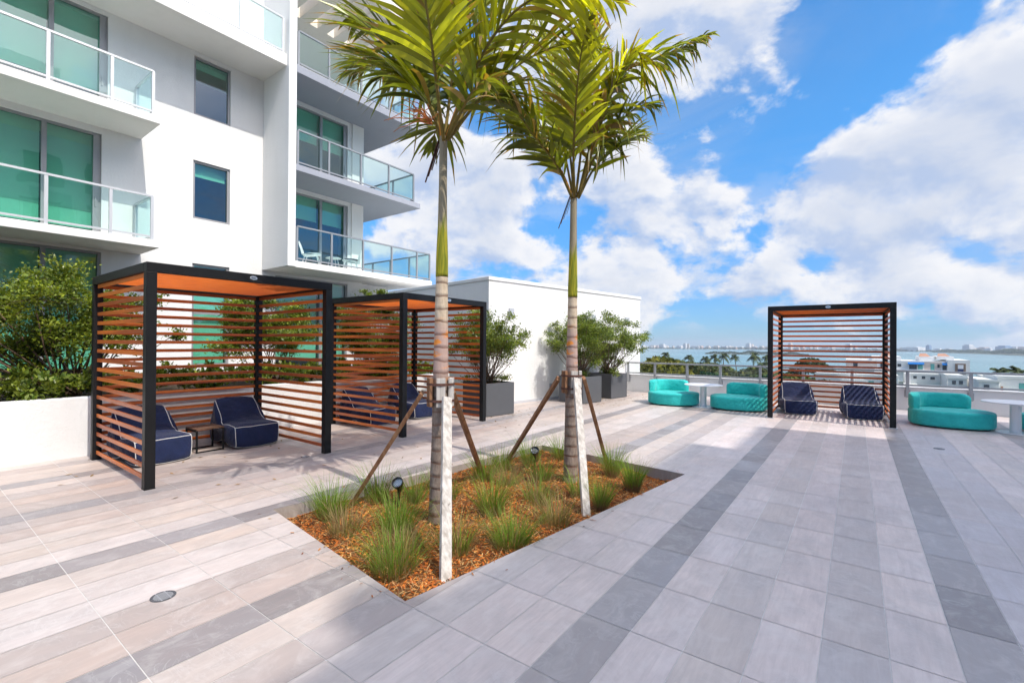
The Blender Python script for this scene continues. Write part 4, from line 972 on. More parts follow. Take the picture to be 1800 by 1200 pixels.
# ------------------------------------------------------------------ grass tufts
def tuft_mesh(name, loc, H, R, nb, green, seed, stubble=0.0):
    r = np.random.default_rng(seed); V = []; C = []
    for k in range(nb):
        a = r.uniform(0, 2 * pi); rr = R * .38 * sqrt(r.random()); x0, y0 = rr * cos(a), rr * sin(a)
        a2 = a + r.normal(0, .5); lean = abs(r.normal(.32, .26)) * (1 - .5 * stubble); h = H * r.uniform(.5, 1.08); curl = r.uniform(.0, .5) * (1 - .6 * stubble)
        straw = r.random() > green; wd = r.uniform(.0010, .0024)
        gcol = np.array((0.15, 0.27, 0.035)) * r.uniform(.5, 1.5) + np.array((.06, .05, 0)) * r.random(); scol = np.array((0.38, 0.28, 0.13)) * r.uniform(.5, 1.15)
        prev = None; s_ = np.array((-sin(a2 + r.normal(0, 1.2)), cos(a2), 0)) * wd
        for q in range(5):
            t_ = q / 4; out = h * (lean * t_ + curl * t_ ** 2.6); z = h * t_ * (1 - .22 * (lean + curl * t_) * t_)
            p = np.array((x0 + cos(a2) * out, y0 + sin(a2) * out, z)); ww = (1, 1, .85, .6, .08)[q]
            cur = (p - s_ * ww, p + s_ * ww)
            if prev:
                V += [prev[0], prev[1], cur[1], cur[0]]
                base = np.array((0.28, 0.17, 0.09)) if stubble > .3 else np.array((0.24, 0.18, 0.08))
                kk = min(1, max(0, (t_ - .12) / .4)) if not stubble else min(1, max(0, (t_ - .42) / .12))
                C.append(scol if straw else base * (1 - kk) + gcol * kk)
            prev = cur
    o = quads(name, np.array(V), np.array(C), GRASSM); o.location = loc; return o
TU = [(-4.21, 2.68, .46, .34, 330, .93, 0, 'bushy bright green grass tuft at the left corner of the bed'),
 (-3.70, 2.49, .33, .32, 190, .12, 0, 'dry straw coloured grass tuft at the left edge of the mulch'),
 (-4.26, 3.27, .46, .30, 230, .8, 0, 'green grass tuft just behind the left prop of the front palm'),
 (-2.83, 2.33, .42, .38, 340, .72, 0, 'large green grass tuft with dry skirt beside the white prop at the front corner'),
 (-3.36, 2.80, .44, .33, 340, .92, 0, 'dense bright green grass tuft directly in front of the front spotlight'),
 (-2.72, 2.90, .42, .30, 210, .55, 0, 'half dry grass tuft just right of the white front prop'),
 (-2.40, 3.25, .38, .38, 360, .8, 0, 'broad green grass tuft at the middle of the right bed edge'),
 (-3.0, 3.72, .50, .30, 280, .9, 0, 'tall light green grass tuft in the middle of the bed'),
 (-3.82, 4.60, .46, .28, 240, .85, 0, 'green grass tuft around the foot of the right prop of the front palm'),
 (-3.95, 5.13, .40, .24, 170, .7, 0, 'small green grass tuft at the back rim between the palms'),
 (-3.90, 5.72, .50, .27, 230, .9, 0, 'bright green grass tuft behind the rear spotlight'),
 (-3.25, 5.05, .42, .26, 200, .85, 0, 'green grass tuft between the rear spotlight and the rear trunk'),
 (-3.44, 4.62, .34, .30, 190, .2, 0, 'dry straw grass tuft left of the rear palm in the middle of the bed'),
 (-2.80, 4.28, .38, .33, 250, .45, 0, 'mixed green and straw grass tuft in front of the rear trunk'),
 (-2.35, 3.90, .36, .34, 260, .22, 0, 'brown withered grass tuft at the right bed edge left of the rear white prop'),
 (-2.60, 4.80, .40, .18, 130, .85, 0, 'small green grass tuft between rear trunk and its white prop'),
 (-2.20, 4.60, .42, .16, 260, .95, .6, 'upright clipped dark green grass tuft right of the rear white prop'),
 (-2.58, 5.72, .50, .22, 280, .95, .5, 'bushy green grass tuft with brown base behind the rear brown prop'),
 (-2.15, 5.36, .46, .2, 300, .97, .7, 'clipped grass tuft with bare brown base furthest right in the bed'),
 (-3.62, 6.15, .48, .26, 200, .9, 0, 'green grass tuft against the far rim behind the rear palm'),
 (-3.67, 3.80, .30, .18, 110, .8, 0, 'short green grass tuft right behind the front palm trunk'),
 (-4.2, 4.05, .30, .15, 100, .75, 0, 'small grass tuft at the back rim beside the front trunk'),
 (-3.95, 3.55, .40, .24, 180, .85, 0, 'green grass tuft around the stake of the front spotlight'),
 (-3.05, 2.62, .30, .34, 170, .15, 0, 'low dry grass tuft left of the large green tuft near the front corner')]
for i, (x, y, H, R, nb, g, stb, lab) in enumerate(TU):
    o = tuft_mesh('grass_tuft', (x, y, mulch_z(x, y) - .01), H, R, int(nb * 1.5), g, 100 + i, stb); tag(o, lab, 'grass tuft', 'grass tufts in the planting bed')

# ------------------------------------------------------------------ shrubs
def shrub(name, label, cat, loc, blobs, nleaf, leaf, seed, stems=4, group=None, tint=(1, 1, 1), srad=.022, base_spread=.08, up_bias=.35, scat=.20):
    """blobs: (x,y,z,r) leafy masses in world coordinates; crown built from leaf faces gathered on twigs"""
    r = np.random.default_rng(seed); t = thing(name, label, cat, loc, 0, group)
    L0 = np.array(loc); V = []; C = []; mb = MB()
    tot = sum(b[3] ** 2 for b in blobs)
    hubs = [Vector((loc[0] + r.normal(0, base_spread), loc[1] + r.normal(0, base_spread), loc[2] + .02)) for _ in range(stems)] if stems <= 20 else [Vector((b[0] + .03, b[1], loc[2])) for b in blobs]
    for (bx_, by_, bz_, br_) in blobs:
        c = np.array((bx_, by_, bz_)); ncl = max(3, int(9 * br_ / .35)); nl = int(nleaf * br_ ** 2 / tot)
        h = min(hubs, key=lambda q: (Vector((bx_, by_, 0)) - Vector((q.x, q.y, 0))).length) if stems > 20 else hubs[r.integers(stems)]
        midp = Vector(c) * .45 + h * .55 + Vector((r.normal(0, .05), r.normal(0, .05), -.05)); cc = Vector(c)
        mb.tube(catmull([h, midp, cc], 8), [srad * (1 - .65 * i / 7) for i in range(8)], 6)
        for k in range(ncl):
            d = r.normal(0, 1, 3); d /= np.linalg.norm(d); tip = c + d * br_ * r.uniform(.55, 1.15) * np.array((1, 1, .85))
            mb.tube([cc, Vector((c * .4 + tip * .6) + r.normal(0, .02, 3)), Vector(tip)], [srad * .35, srad * .25, srad * .12], 4)
            ctone = r.uniform(.65, 1.35); yel = r.uniform(0, 1) ** 2
            m_ = nl // ncl; tt_ = r.uniform(.25, 1.12, m_); pos = c[None] + (tip - c)[None] * tt_[:, None] + r.normal(0, br_ * scat, (m_, 3)) * np.array((1, 1, .62))
            az = r.uniform(0, 2 * pi, m_); el = r.normal(.35, .5, m_); ln = leaf * r.uniform(.6, 1.2, m_)
            dv = np.stack([np.cos(az) * np.cos(el), np.sin(az) * np.cos(el), np.sin(el)], 1) * .75 + d[None] * .35 + np.array((0, 0, up_bias * .4)); dv /= np.linalg.norm(dv, axis=1)[:, None]
            rn = r.normal(0, .55, (m_, 3)) + np.array((0, 0, 1)); sv = np.cross(dv, rn); sv /= np.linalg.norm(sv, axis=1)[:, None]
            nv = np.cross(sv, dv)
            w_ = ln * r.uniform(.24, .32, m_)
            a = pos; b = pos + dv * (ln * .5)[:, None] + sv * w_[:, None] + nv * (ln * .06)[:, None]; e = pos + dv * ln[:, None] - nv * (ln * .08)[:, None]; f = pos + dv * (ln * .5)[:, None] - sv * w_[:, None] + nv * (ln * .06)[:, None]
            V.append(np.stack([a, b, e, f], 1).reshape(-1, 3))
            g1 = np.array((0.052, 0.095, 0.020)); g2 = np.array((0.21, 0.255, 0.033)); mixf = np.clip(r.normal(.25 + .45 * yel, .22, m_), 0, 1)[:, None]
            C.append((g1 * (1 - mixf) + g2 * mixf) * ctone * np.array(tint) * r.uniform(.75, 1.25, (m_, 1)))
    if stems <= 20: mb.build('stems', BARK, t, shift=loc, smooth=True)
    quads('foliage', np.concatenate(V), np.concatenate(C), SHRUBLEAF, t, shift=loc)
    return t
def cloud(cx, cy, cz, rx, ry, rz_, n, rr, seed, zmin=-9):
    r = np.random.default_rng(seed); out = []
    while len(out) < n:
        d = r.normal(0, 1, 3); d /= np.linalg.norm(d); k = r.uniform(.25, 1.0) ** .6
        p = np.array((cx, cy, cz)) + d * k * np.array((rx, ry, rz_))
        if p[2] < zmin: continue
        out.append((p[0], p[1], p[2], rr * r.uniform(.7, 1.3)))
    return out
shrub('broadleaf_tree', 'multi stemmed leafy tree in the raised planter left of the nearest cabana', 'tree', (-10.0, 1.75, .74),
      cloud(-10.0, 1.25, 1.98, .8, 1.6, .85, 50, .30, 3, 1.08) + [(-10.1, -.35, 2.6, .26), (-9.95, 2.75, 2.0, .26), (-9.9, 2.9, 2.45, .22), (-10, .1, 1.75, .26), (-10, 0.5, 2.85, .24), (-9.9, 3.1, 1.75, .22)], 38000, .062, 21, 5, 'trees in the raised planter', (1.35, 1.27, 1.0), .018, .08, .35, .24)
shrub('broadleaf_tree', 'leafy tree in the raised planter seen through the right side of the nearest cabana', 'tree', (-10.2, 5.0, .74),
      cloud(-10.2, 4.95, 2.05, .75, 1.05, .72, 26, .28, 5, 1.3), 30000, .06, 22, 5, 'trees in the raised planter', (1.25, 1.2, 1.0), .016, .08, .35, .30)
shrub('broadleaf_tree', 'leafy tree whose top pokes above the roof of the middle cabana', 'tree', (-10.0, 7.6, .74),
      cloud(-9.9, 7.4, 1.95, .7, 1.05, .75, 24, .27, 6, 1.2) + [(-9.7, 7.55, 2.85, .16), (-9.75, 7.15, 2.88, .14), (-9.6, 7.9, 2.8, .15)], 28000, .06, 23, 5, 'trees in the raised planter', (1.25, 1.2, 1.0), .016, .08, .35, .30)
hd = []
rr_ = np.random.default_rng(31); y = -4.2
while y < 8.9:
    for x in (-9.28, -9.62, -10.1): hd.append((x + rr_.normal(0, .05), y + rr_.normal(0, .08), .95 + rr_.normal(0, .05) + (.06 if x < -9.5 else 0), .20 * rr_.uniform(.85, 1.2)))
    y += .30
shrub('hedge', 'low glossy green hedge filling the raised planter along its white wall', 'hedge', (-9.5, 2.0, .74), hd, 34000, .085, 41, 30, None, (1.25, 1.2, 1.0), .012, 1.9, .9)
def potshrub(c, label, seed, top, spread, n):
    bl_ = cloud(c[0], c[1], 1.74, spread, spread, .74, int(n * 1.6), .19, seed, .98)
    r = np.random.default_rng(seed)
    for k in range(13):
        a = r.uniform(0, 2 * pi); q = r.uniform(.9, 1.35); bl_.append((c[0] + cos(a) * spread * q, c[1] + sin(a) * spread * q, r.uniform(1.45, top) + .1 * (q < 1.1), .13))
    for k in range(4): bl_.append((c[0] + r.normal(0, .25), c[1] + r.normal(0, .25), .80, .13))
    shrub('potted_shrub', label, 'shrub', (c[0], c[1], .69), bl_, 21000, .055, seed, 6, 'shrubs growing in the charcoal pots', (1.5, 1.42, 1.6), .011, .10, .6, .48)
potshrub((-6.98, 8.51), 'airy upright shrub in the pot beside the middle cabana', 51, 2.45, .74, 22)
potshrub((-6.36, 11.90), 'leafy shrub in the pot behind the rear palm trunk', 52, 2.3, .80, 22)
potshrub((-6.28, 13.55), 'wide full shrub in the furthest pot, in front of the pavilion end', 53, 2.5, .92, 28)
# leaf litter swept against the pots
V = []; C = []
r = np.random.default_rng(61)
for k in range(420):
    c = POTS[r.integers(3)] if r.random() < .75 else (r.uniform(-8.6, -5), r.uniform(1, 12), 0); x, y = c[0] + abs(r.normal(.3, .55)), c[1] + r.normal(-.1, .7)
    a = r.uniform(0, 2 * pi); L = r.uniform(.02, .05); d = np.array((cos(a), sin(a), r.uniform(-.2, .2))) * L; s_ = np.array((-sin(a), cos(a), r.uniform(-.3, .3))) * L * .3; p = np.array((x, y, .008))
    V += [p - d, p + s_, p + d, p - s_]; C.append(np.array((0.30, 0.19, 0.08)) * r.uniform(.5, 1.3))
tag(quads('leaf_litter', np.array(V), np.array(C), MULCHM), kind='stuff')
# ------------------------------------------------------------------ land, bay and far shore
def polar(az, D, z=0.0): a = radians(az); return Vector((sin(a) * D, cos(a) * D, z))
def groundmat():
    m, t = newmat('suburban_ground'); o = ocoord(t); n = t.noise(o, 0.05, 6, 0.65); n2 = t.noise(o, 0.6, 4, 0.6)
    c = t.mix(t.rng(n, 0.42, 0.6), (0.045, 0.07, 0.02), (0.20, 0.19, 0.16)); c = t.mix(t.rng(n2, .3, .7, 0, .5), c, (0.05, 0.065, 0.025))
    finish(t, pbsdf(t, c, 0.9, 0, 0.2).outputs[0]); return m
def watermat():
    m, t = newmat('bay_water'); o = ocoord(t)
    n = t.noise(t.mapv(o, (0.0011, 0.0032, 1), rot=(0, 0, .3)), 1.0, 6, 0.6, 0.6)
    c = t.mix(t.rng(n, 0.38, 0.62), (0.07, 0.19, 0.21), (0.13, 0.27, 0.29))
    f = t.math('ADD', t.noise(t.mapv(o, (.25, .5, 1)), 1, 5, .65), t.math('MULTIPLY', t.noise(t.mapv(o, (.02, .05, 1)), 1, 4, .6), 2.0))
    finish(t, pbsdf(t, c, 0.22, 0, 0.35, bump(t, f, 0.9, 1.2)).outputs[0]); return m
GROUND = groundmat(); WATER = watermat()
mb = MB(); mb.add([(-8000, -6000, -22), (8000, -6000, -22), (8000, 8000, -22), (-8000, 8000, -22)], [(0, 1, 2, 3)])
tag(mb.build('water', WATER), kind='structure')
mb = MB(); pts = [(-900, -900), (900, -900), (900, 120)]
for az in np.arange(50, -75, -2.5):
    D = 330 + 25 * sin(az * .35) + 14 * sin(az * 1.3) + (60 if az < -12 else 0); p = polar(az, D); pts.append((p.x, p.y))
pts.append((-900, 150))
n = len(pts); mb.add([(x, y, -21) for x, y in pts] + [(x, y, -23) for x, y in pts], [tuple(range(n))] + [(i, i + n, (i + 1) % n + n, (i + 1) % n) for i in range(n)])
tag(mb.build('ground', GROUND), kind='structure')

def leafmass(r, centers, per, leaf, base, var=.35, flat=.75):
    V = []; C = []
    for (x, y, z, R, tn) in centers:
        k = max(20, int(per * R * R)); d = r.normal(0, 1, (k, 3)); d /= np.linalg.norm(d, axis=1)[:, None]; d[:, 2] = np.abs(d[:, 2]) * 1.0 - .25
        sub = r.normal(0, 1, (9, 3)); sub /= np.linalg.norm(sub, axis=1)[:, None]; bumpy = 1 + .22 * np.max(d @ sub.T, axis=1)
        pos = np.array((x, y, z)) + d * (R * r.uniform(.55, 1.0, k) ** .4 * bumpy)[:, None] * np.array((1, 1, flat))
        a = r.normal(0, 1, (k, 3)); a /= np.linalg.norm(a, axis=1)[:, None]; b = np.cross(a, d + r.normal(0, .4, (k, 3))); b /= (np.linalg.norm(b, axis=1)[:, None] + 1e-6)
        L = (leaf * r.uniform(.6, 1.4, k))[:, None]
        V.append(np.stack([pos - a * L, pos + b * L * .6, pos + a * L, pos - b * L * .6], 1).reshape(-1, 3))
        C.append(np.array(base)[None] * np.array(tn)[None] * r.uniform(1 - var, 1 + var, (k, 1)))
    return np.concatenate(V), np.concatenate(C)
HZ = lambda az: 607.8 + .12 * az
prof = [(-24, 645), (-21, 640), (-20, 631), (-18.9, 621), (-17.9, 624), (-16.7, 630), (-15.4, 633), (-13.9, 634), (-12.4, 634), (-11, 633), (-9.3, 640), (-7.7, 645), (-6.2, 650), (-5, 655), (1, 668), (12, 690)]
r = np.random.default_rng(71); cen = []
tones = [(1, 1, 1), (1.5, 1.35, .9), (.8, .85, .9), (1.9, 1.5, .8), (.65, .75, .8), (1.3, 1.4, 1)]
for k in range(330):
    az = r.uniform(-24, -1.5); D = 70 + 175 * r.random() ** 1.0
    y0 = np.interp(az, [a for a, b in prof], [b for a, b in prof])
    yt = y0 + abs(r.normal(0, 1)) * 20 if r.random() < .75 else y0 + r.uniform(0, 2.5)
    if -12.2 < az < -9.3 and D < 252: yt = max(yt, 663)
    dep_ = D * cos(radians(az + 36.5)); zt = 1.65 - (yt - HZ(az)) * dep_ / 818
    if zt < -19: continue
    R = r.uniform(2.2, 4.6) * (.6 + D / 300); p = polar(az, D); cen.append((p.x, p.y, zt - R * .8, R, tones[r.integers(6)]))
V, C = leafmass(r, cen, 20, .42, (.075, .092, .026))
tag(quads('woodland', V, C, FARLEAF), kind='stuff')
# big round tree close behind the railing cabana
bt = thing('broadleaf_tree', 'big dark round tree beyond the railing behind the lone cabana', 'tree', (-7.8, 119.5, -21))
c_ = [(-9.3, 119.5, -3.8, 2.6, (.9, .9, .9)), (-7.9, 119, -2.6, 2.6, (.85, .85, .9)), (-6.2, 119.5, -3.6, 2.3, (.8, .8, .9)), (-4.9, 120, -4.6, 2.0, (.8, .8, .9)), (-8.8, 116, -7, 3.2, (1.6, 1.7, .9)), (-6.2, 116.5, -7.4, 3.0, (1.5, 1.6, .8)), (-11, 119, -5.6, 2.6, (1, 1, .9)), (-4.5, 119, -7.6, 2.6, (.9, 1, .9)), (-7.5, 119, -9, 4.2, (.9, 1, .9))]
V, C = leafmass(r, c_, 110, .26, (.05, .07, .022)); quads('crown', V, C, FARLEAF, bt, shift=tuple(bt.location))
mb = MB(); mb.tube([(-7.8, 119.5, -21), (-7.6, 119.5, -14), (-7.7, 119.4, -7)], [.55, .42, .3], 8); mb.build('trunk', BARK, bt, shift=bt.location)

def farpalm(p, H, R, seed, label):
    r = np.random.default_rng(seed); t = thing('palm_tree', label, 'palm tree', (p[0], p[1], -21), 0, 'tall palms beyond the terrace')
    top = Vector((p[0] + r.normal(0, .4), p[1], p[2] - R * .35)); mb = MB()
    mb.tube(catmull([(p[0], p[1], -21), (p[0] + r.normal(0, .4), p[1], (p[2] - 21) / 2), top], 10), [.24 - .009 * i for i in range(10)], 8); mb.build('trunk', BARK, t, shift=t.location, smooth=True)
    V = []; C = []
    for k in range(20):
        a = r.uniform(0, 2 * pi); el = r.uniform(-.5, 1.3); d = Vector((cos(a) * cos(el), sin(a) * cos(el), sin(el))); g = r.uniform(.5, .9); pr = []
        for q in range(9):
            s_ = q / 8; pr.append(top + d * R * s_ + Vector((0, 0, -1)) * R * g * s_ ** 2.2)
        for q in range(8):
            tg = (pr[q + 1] - pr[q]).normalized(); sd_ = tg.cross(Vector((0, 0, 1))); sd_ = sd_.normalized() if sd_.length > .1 else Vector((1, 0, 0))
            for h_ in (0, .33, .66):
                b = pr[q].lerp(pr[q + 1], h_)
                for sg in (-1, 1):
                    L = R * .34 * sin(pi * min(.95, .12 + (q + h_) / 9)) * r.uniform(.7, 1.1); e = b + sd_ * sg * L * .8 + tg * L * .5 + Vector((0, 0, -.45 * L)); wv = tg * R * .028
                    V += [np.array(b - wv), np.array(b + wv), np.array(e + wv * .3), np.array(e - wv * .3)]; C.append(np.array((.055, .075, .022)) * r.uniform(.55, 1.4))
    quads('crown', np.array(V), np.array(C), FARLEAF, t, shift=tuple(t.location))
FP = [((-72.4, 218.3, -1.9), 3.2, 'dark pointed palm at the left end of the woods by the bay'), ((-62.7, 221.3, -3.0), 3.4, 'palm above the woods straight over the first sofa, left of its neighbours'),
      ((-52.3, 208.6, -3.3), 2.8, 'small palm above the woods, left of the pair over the white table'), ((-52.5, 229.1, -2.9), 3.5, 'bushy yellowish palm left of the tallest pair beyond the table'),
      ((-50.3, 234.7, -2.2), 3.7, 'tall dark palm standing in front of the left end of the island'), ((-46.3, 240.6, -2.8), 3.0, 'slim palm with small crown between the tall dark palm and the lone bare stemmed one'),
      ((-37.0, 232.1, -1.6), 3.9, 'lone palm with long bare stem against the water near the cabana'), ((-27.0, 188.1, -4.2), 3.0, 'low dark palm right beside the lone cabana post'),
      ((-32.3, 237.8, -2.6), 3.2, 'palm half hidden behind the left post of the lone cabana'), ((19.7, 113.3, -1.9), 2.0, 'small shaggy palm behind the white roof at the right'),
      ((21.5, 110.0, -1.5), 2.5, 'large dark shaggy palm at the right picture edge behind a white roof')]
for i, (p, R, lab) in enumerate(FP): farpalm(p, 20, R, 200 + i, lab)

# houses below
CW_ = simple('far_white_wall', (0.74, 0.73, 0.70), 0.85, 0, 0.2, 0.05, .5); PNK = simple('far_pink_wall', (0.62, 0.52, 0.46), 0.85, 0, 0.2, 0.06, .5); TERR = simple('terracotta_roof', (0.40, 0.22, 0.15), 0.85, 0, 0.2, 0.25, 1.5)
AWN = simple('blue_awning_cloth', (0.01, 0.14, 0.42), 0.8, 0, 0.2, 0.1); DGL = simple('dark_far_glass', (0.05, 0.06, 0.07), 0.2, 0, 0.6, 0.2); TGL = simple('teal_far_glass', (0.12, 0.36, 0.33), 0.25, 0, 0.6, 0.1); NVB = simple('navy_panel', (0.02, 0.035, 0.12), 0.6)
wb = thing('white_house', 'wide white and pink apartment block with blue awnings by the water', 'apartment block', (9.4, 149, -21)); wl = wb.location
mb = MB(); mb.box(-2.2, 17.2, 149, 162, -21, -1.9); mb.box(17.2, 21.0, 148.4, 162, -21, -1.5); mb.box(3.2, 9.0, 150.5, 160, -1.9, -.95); mb.box(12.4, 15.2, 151, 160, -1.9, -.9); mb.box(15.6, 18.6, 150.6, 160, -1.5, -.75)
for z in (-4.05, -6.9, -9.8): mb.box(-2.2, 17.2, 148.3, 148.998, z - .14, z)
mb.build('wall', CW_, wb, shift=wl)
for x0, x1 in ((13.2, 16.2), (-2.0, 4.2)): mb = MB(); mb.box(x0, x1, 148.95, 148.998, -4.0, -2.1); mb.build('pink_panel', PNK, wb, shift=wl)
mb = MB()
for x0, x1, y in ((12.4, 14.6, 152), (15.8, 18.2, 152), (5, 7.6, 152)): mb.add([(x0, y, -.85), (x1, y, -.85), (x1 - .5, y + 4, -.1), (x0 + .5, y + 4, -.1)], [(0, 1, 2, 3)])
mb.build('roof', TERR, wb, shift=wl)
for x0, x1 in ((10.1, 13.1), (16.3, 18.3 - 1.15)):
    mb = MB(); mb.add([(x0, 148.95, -2.25), (x1, 148.95, -2.25), (x1, 148.1, -2.62), (x0, 148.1, -2.62), (x1, 148.1, -2.78), (x0, 148.1, -2.78)], [(0, 1, 2, 3), (3, 2, 4, 5)]); mb.build('awning', AWN, wb, shift=wl)
for x0, x1, z0, z1, m_ in ((10.4, 11.8, -3.9, -2.7, DGL), (12, 12.9, -3.9, -2.7, TGL), (14.3, 15.0, -4, -2.5, TGL), (15.5, 15.9, -3.4, -2.6, DGL), (16.4, 17.1, -3.9, -2.7, DGL), (8.2, 8.9, -3.4, -2.7, DGL), (-.6, .3, -3.6, -2.6, DGL), (4.9, 6.4, -3.9, -2.4, DGL), (10.4, 12.8, -6.7, -5.2, DGL), (14, 15.5, -6.7, -5.2, TGL)):
    mb = MB(); mb.box(x0, x1, 148.9, 148.94, z0, z1); mb.build('window', m_, wb, shift=wl)
mb = MB(); mb.box(18.5, 20.3, 148.3, 148.398, -4.8, -2.3); fr = mb.build('window', simple('brown_surround', (.24, .17, .13), .8), wb, shift=wl)
mb = MB(); mb.box(18.95, 19.9, 148.25, 148.299, -3.5, -2.6); mb.build('pane', TABLE, fr, shift=wl); mb = MB(); mb.box(18.95, 19.9, 148.25, 148.299, -4.7, -3.55); mb.build('pane', NVB, fr, shift=wl)
def lowhouse(label, boxes, wins, ter=()):
    c = boxes[0]; t = thing('white_house', label, 'house', ((c[0] + c[1]) / 2, c[2], -21), 0, 'white low buildings below the terrace')
    mb = MB()
    for b in boxes: mb.box(*b)
    mb.build('wall', CW_, t, shift=t.location, bevel=.03)
    mb = MB()
    for b in boxes: mb.box(b[0] - .12, b[1] + .12, b[2] - .12, b[2] + .0 - .003, b[5] - .25, b[5] + .05)
    mb.build('parapet', CW_, t, shift=t.location)
    for x0, x1, y, z0, z1, m_ in wins:
        mb = MB(); mb.box(x0, x1, y - .05, y - .004, z0, z1); mb.build('window', m_, t, shift=t.location)
    return t
lowhouse('white flat roofed house seen through the slats of the lone cabana', [(-5.6, 5.4, 95, 104, -21, -3.0), (-2.0, 1.2, 94, 94.99, -21, -4.0), (2.5, 4.5, 97, 102, -2.99, -2.3)], [(-4.9, -3.9, 95, -5.4, -4.2, DGL), (1.6, 2.3, 95, -5.2, -4.0, TGL), (3.2, 4.3, 95, -5.2, -4.0, DGL), (-1.4, -.4, 94, -6.6, -5.2, TGL)])
lowhouse('white house with a long open beam over dark shrubbery behind the right sofa', [(6.0, 7.6, 89.2, 97, -21, -4.2), (7.601, 12.2, 89.4, 90.1, -4.55, -3.9), (10.4, 12.3, 89.1, 89.39, -21, -2.6), (10.4, 12.3, 90.11, 98, -21, -2.4), (6.2, 10.39, 96, 99, -21, -2.6)], [(10.8, 11.2, 89.1, -3.6, -3.1, DGL), (11.5, 11.9, 89.1, -3.6, -3.1, DGL), (7.2, 7.6, 96, -3.4, -3.0, DGL), (8.2, 8.6, 96, -3.4, -3.0, DGL), (9.2, 9.7, 96, -3.45, -3.05, DGL)])
lowhouse('white terraced house at the right edge with a small orange door', [(12.7, 14.6, 84.2, 92, -21, -2.6), (14.61, 20.5, 85.2, 94, -21, -2.1), (15.2, 22, 83.2, 85.19, -21, -4.4), (20.51, 25, 86, 94, -21, -2.9)], [(14.0, 14.5, 84.2, -5.4, -4.0, PNK), (14.9, 15.1, 85.2, -4.4, -3.4, TERR), (16.5, 17.6, 85.2, -4.1, -2.9, TGL), (18.5, 19.4, 85.2, -4.1, -2.9, DGL), (13.2, 13.7, 84.2, -3.9, -3.2, DGL)])
lowhouse('white flat roof in front of the two shaggy palms', [(16.2, 20.6, 105, 109, -21, -3.0)], [(17, 18, 105, -5, -4, DGL)])
sh = thing('garden_shrubbery', 'dark green shrubbery under the open beam of a white house', 'shrubbery', (9, 93, -21))
cs = [(r.uniform(7.8, 10.2), r.uniform(91, 95), r.uniform(-6.4, -4.9), r.uniform(.7, 1.1), tones[r.integers(6)]) for _ in range(14)]
V, C = leafmass(r, cs, 260, .16, (.05, .07, .022)); quads('foliage', V, C, FARLEAF, sh, shift=tuple(sh.location))
for (x, y, z, w_, m_, lab) in ((-49.8, 254.5, -13.2, 3.6, TERR, 'small house with red hip roof among the trees'), (-41.5, 246, -14.6, 4.2, simple('tan_roof', (.42, .33, .22), .9), 'small house with tan hip roof right of the red roofed house')):
    t = thing('house', lab, 'house', (x, y, -21)); mb = MB(); mb.box(x - w_, x + w_, y - 3, y + 4, -21, z - .9); mb.build('wall', CW_, t, shift=t.location)
    mb = MB(); mb.add([(x - w_ - .5, y - 3.5, z - .9), (x + w_ + .5, y - 3.5, z - .9), (x + w_ + .5, y + 4.5, z - .9), (x - w_ - .5, y + 4.5, z - .9), (x - w_ * .45, y + .5, z + 1.3), (x + w_ * .45, y + .5, z + 1.3)], [(0, 1, 5, 4), (1, 2, 5), (2, 3, 4, 5), (3, 0, 4), (3, 2, 1, 0)]); mb.build('roof', m_, t, shift=t.location)

# wooded islands and far shore
def wooded(name, az0, az1, Da, Db, depth, h0, h1, n, leaf, seed, base):
    r = np.random.default_rng(seed); cs = []
    for k in range(n):
        u = r.random(); az = az0 + (az1 - az0) * u; D = Da + (Db - Da) * u + depth * r.random() * min(1, 5 * u + .15) * min(1, 5 * (1 - u) + .15)
        h = r.uniform(h0, h1) * (.35 + .65 * min(1, 6 * u, 6 * (1 - u)) ) * (.75 + .35 * sin(u * 23) * sin(u * 9 + 1)); p = polar(az, D); R = h * .62
        cs.append((p.x, p.y, -22 + h - R * .7, R, np.array(tones[r.integers(6)]) ** .6))
    V, C = leafmass(r, cs, 1.1, leaf, base); tag(quads(name, V, C, FARLEAF), kind='stuff')
def land(name, az0, az1, Da, Db, depth):
    mb = MB(); A = [polar(az0 + (az1 - az0) * u, Da + (Db - Da) * u - 4 + 6 * sin(u * 40), -21.7) for u in np.linspace(0, 1, 40)]
    Bk = [polar(az0 + (az1 - az0) * u, Da + (Db - Da) * u + depth * min(1, 6 * u + .05, 6 * (1 - u) + .05), -21.7) for u in np.linspace(0, 1, 40)]
    mb.loft([[tuple(p) for p in A], [tuple(p) for p in Bk]], False, False); tag(mb.build(name, GROUND), kind='structure')
land('island_ground', -14.0, -4.0, 1290, 1310, 130); wooded('island_mangroves', -13.9, -4.0, 1300, 1320, 110, 6, 10, 520, 1.1, 81, (.040, .060, .024))
land('spit_ground', 5.6, 16, 2450, 1380, 900); wooded('spit_mangroves', 5.6, 16, 2460, 1390, 700, 10, 18, 900, 2.0, 82, (.040, .062, .024))
land('far_shore_ground', -40, 24, 2700, 2720, 1500); wooded('far_shore_trees', -40, 24, 2710, 2730, 60, 7, 12, 900, 2.2, 83, (.045, .06, .03))
TW = [simple('tower_white', (.62, .62, .62), .8), simple('tower_cream', (.60, .54, .48), .8), simple('tower_pinkish', (.56, .44, .40), .8), simple('tower_blue', (.16, .26, .40), .4)]
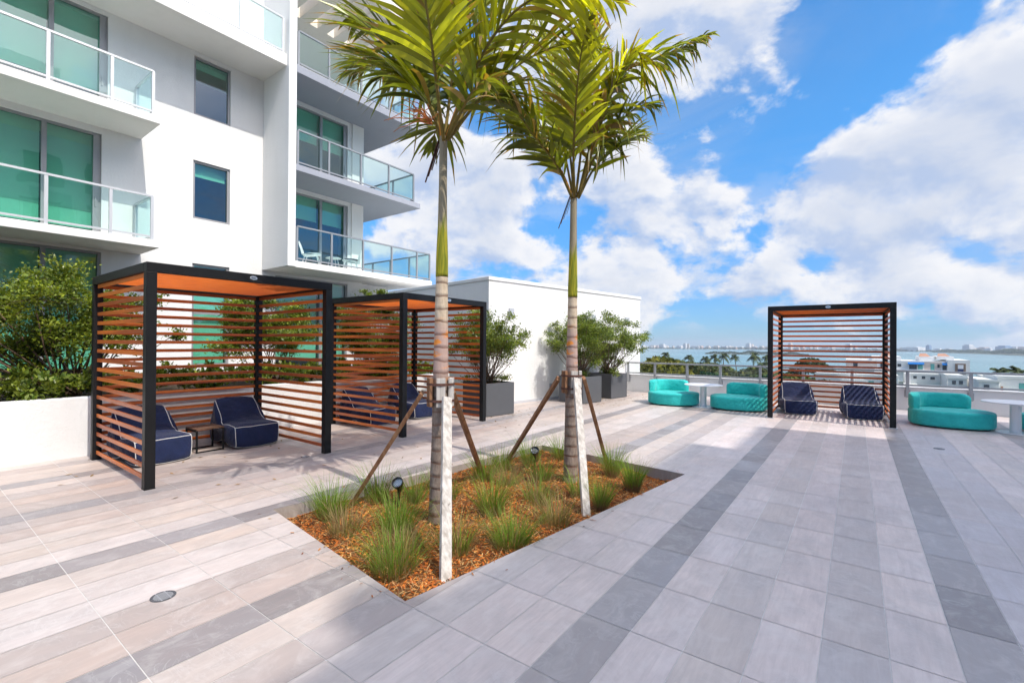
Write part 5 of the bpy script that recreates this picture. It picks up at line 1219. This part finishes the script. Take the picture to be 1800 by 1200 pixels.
def tower(az, D, wd, h, m_, label, grp):
    p = polar(az, D, -22); o = None; mb = MB(); dz = h * .86
    mb.box(-wd / 2, wd / 2, -wd * .4, wd * .4, 0, dz); mb.box(-wd * .32, wd * .36, -wd * .3, wd * .3, dz, h)
    for k in range(int(h // 6)): mb.box(-wd / 2 - .25, wd / 2 + .25, -wd * .4 - .25, -wd * .4 - .01, 3 + k * 6, 3.8 + k * 6)
    o = mb.build('tower_block', m_, None, loc=tuple(p), rz=-radians(az) - .6 + .25 * sin(D)); tag(o, label, 'tower block', grp)
SPEC = [(-16.1, 2790, 17, 54, 0, 'tall pale tower pair member above the bay left of the sofas'), (-15.75, 2810, 12, 50, 1, 'slender cream tower just right of the tallest pale far tower at the left'),
        (-18.6, 2780, 30, 46, 0, 'wide white slab block near the left end of the far skyline'), (-9.55, 2780, 22, 58, 0, 'tall white slab tower left of the lone cabana'), (-9.2, 2800, 14, 50, 1, 'cream tower joined to the tall white slab tower left of the cabana'),
        (-5.6, 2800, 17, 62, 1, 'far tower seen between the top slats of the cabana at the left'), (-0.6, 2790, 24, 68, 0, 'tallest far tower seen through the cabana slats at the right'),
        (4.3, 2780, 64, 42, 0, 'broad white block at the water just right of the lone cabana'), (5.35, 2900, 16, 62, 3, 'slim blue glass tower right of the broad white block'), (7.95, 2850, 30, 66, 0, 'pale grey tower rising over the wooded spit'),
        (8.9, 2850, 34, 44, 2, 'low pinkish block on the spit right of the pale grey tower'), (10.1, 2850, 40, 58, 3, 'wide blue glass block on the far shore near the right edge'), (10.75, 2850, 22, 50, 0, 'pale block beside the wide blue glass one'), (11.3, 2850, 46, 50, 2, 'pinkish block at the right picture edge of the skyline')]
for az, D, wd, h, m_, lab in SPEC: tower(az, D, wd, h * (.60 if az < -4 else .50), TW[m_], lab, 'skyline across the bay')
r = np.random.default_rng(91)
for k in range(92):
    u = r.random(); az = r.uniform(-21.5, -3) if u < .72 else r.uniform(-3, 11.5)
    tower(az, 2760 + r.uniform(0, 220), r.uniform(9, 30), r.uniform(13, 20), TW[r.choice(3, p=[.6, .25, .15])], 'small pale block in the hazy skyline across the bay', 'small blocks in the skyline')

# ------------------------------------------------------------------ haze over the bay
HAZE = 1.9e-4
m, t = newmat('haze'); o_ = t.n('ShaderNodeOutputMaterial'); pv = t.n('ShaderNodeVolumePrincipled')
pv.inputs['Density'].default_value = HAZE; pv.inputs['Color'].default_value = (0.80, 0.90, 1.0, 1); pv.inputs['Anisotropy'].default_value = 0.2
t.l(pv.outputs[0], o_.inputs['Volume'])
mb = MB(); mb.box(-8100, 8100, -6100, 8100, -24, 60); tag(mb.build('haze', m), kind='stuff')
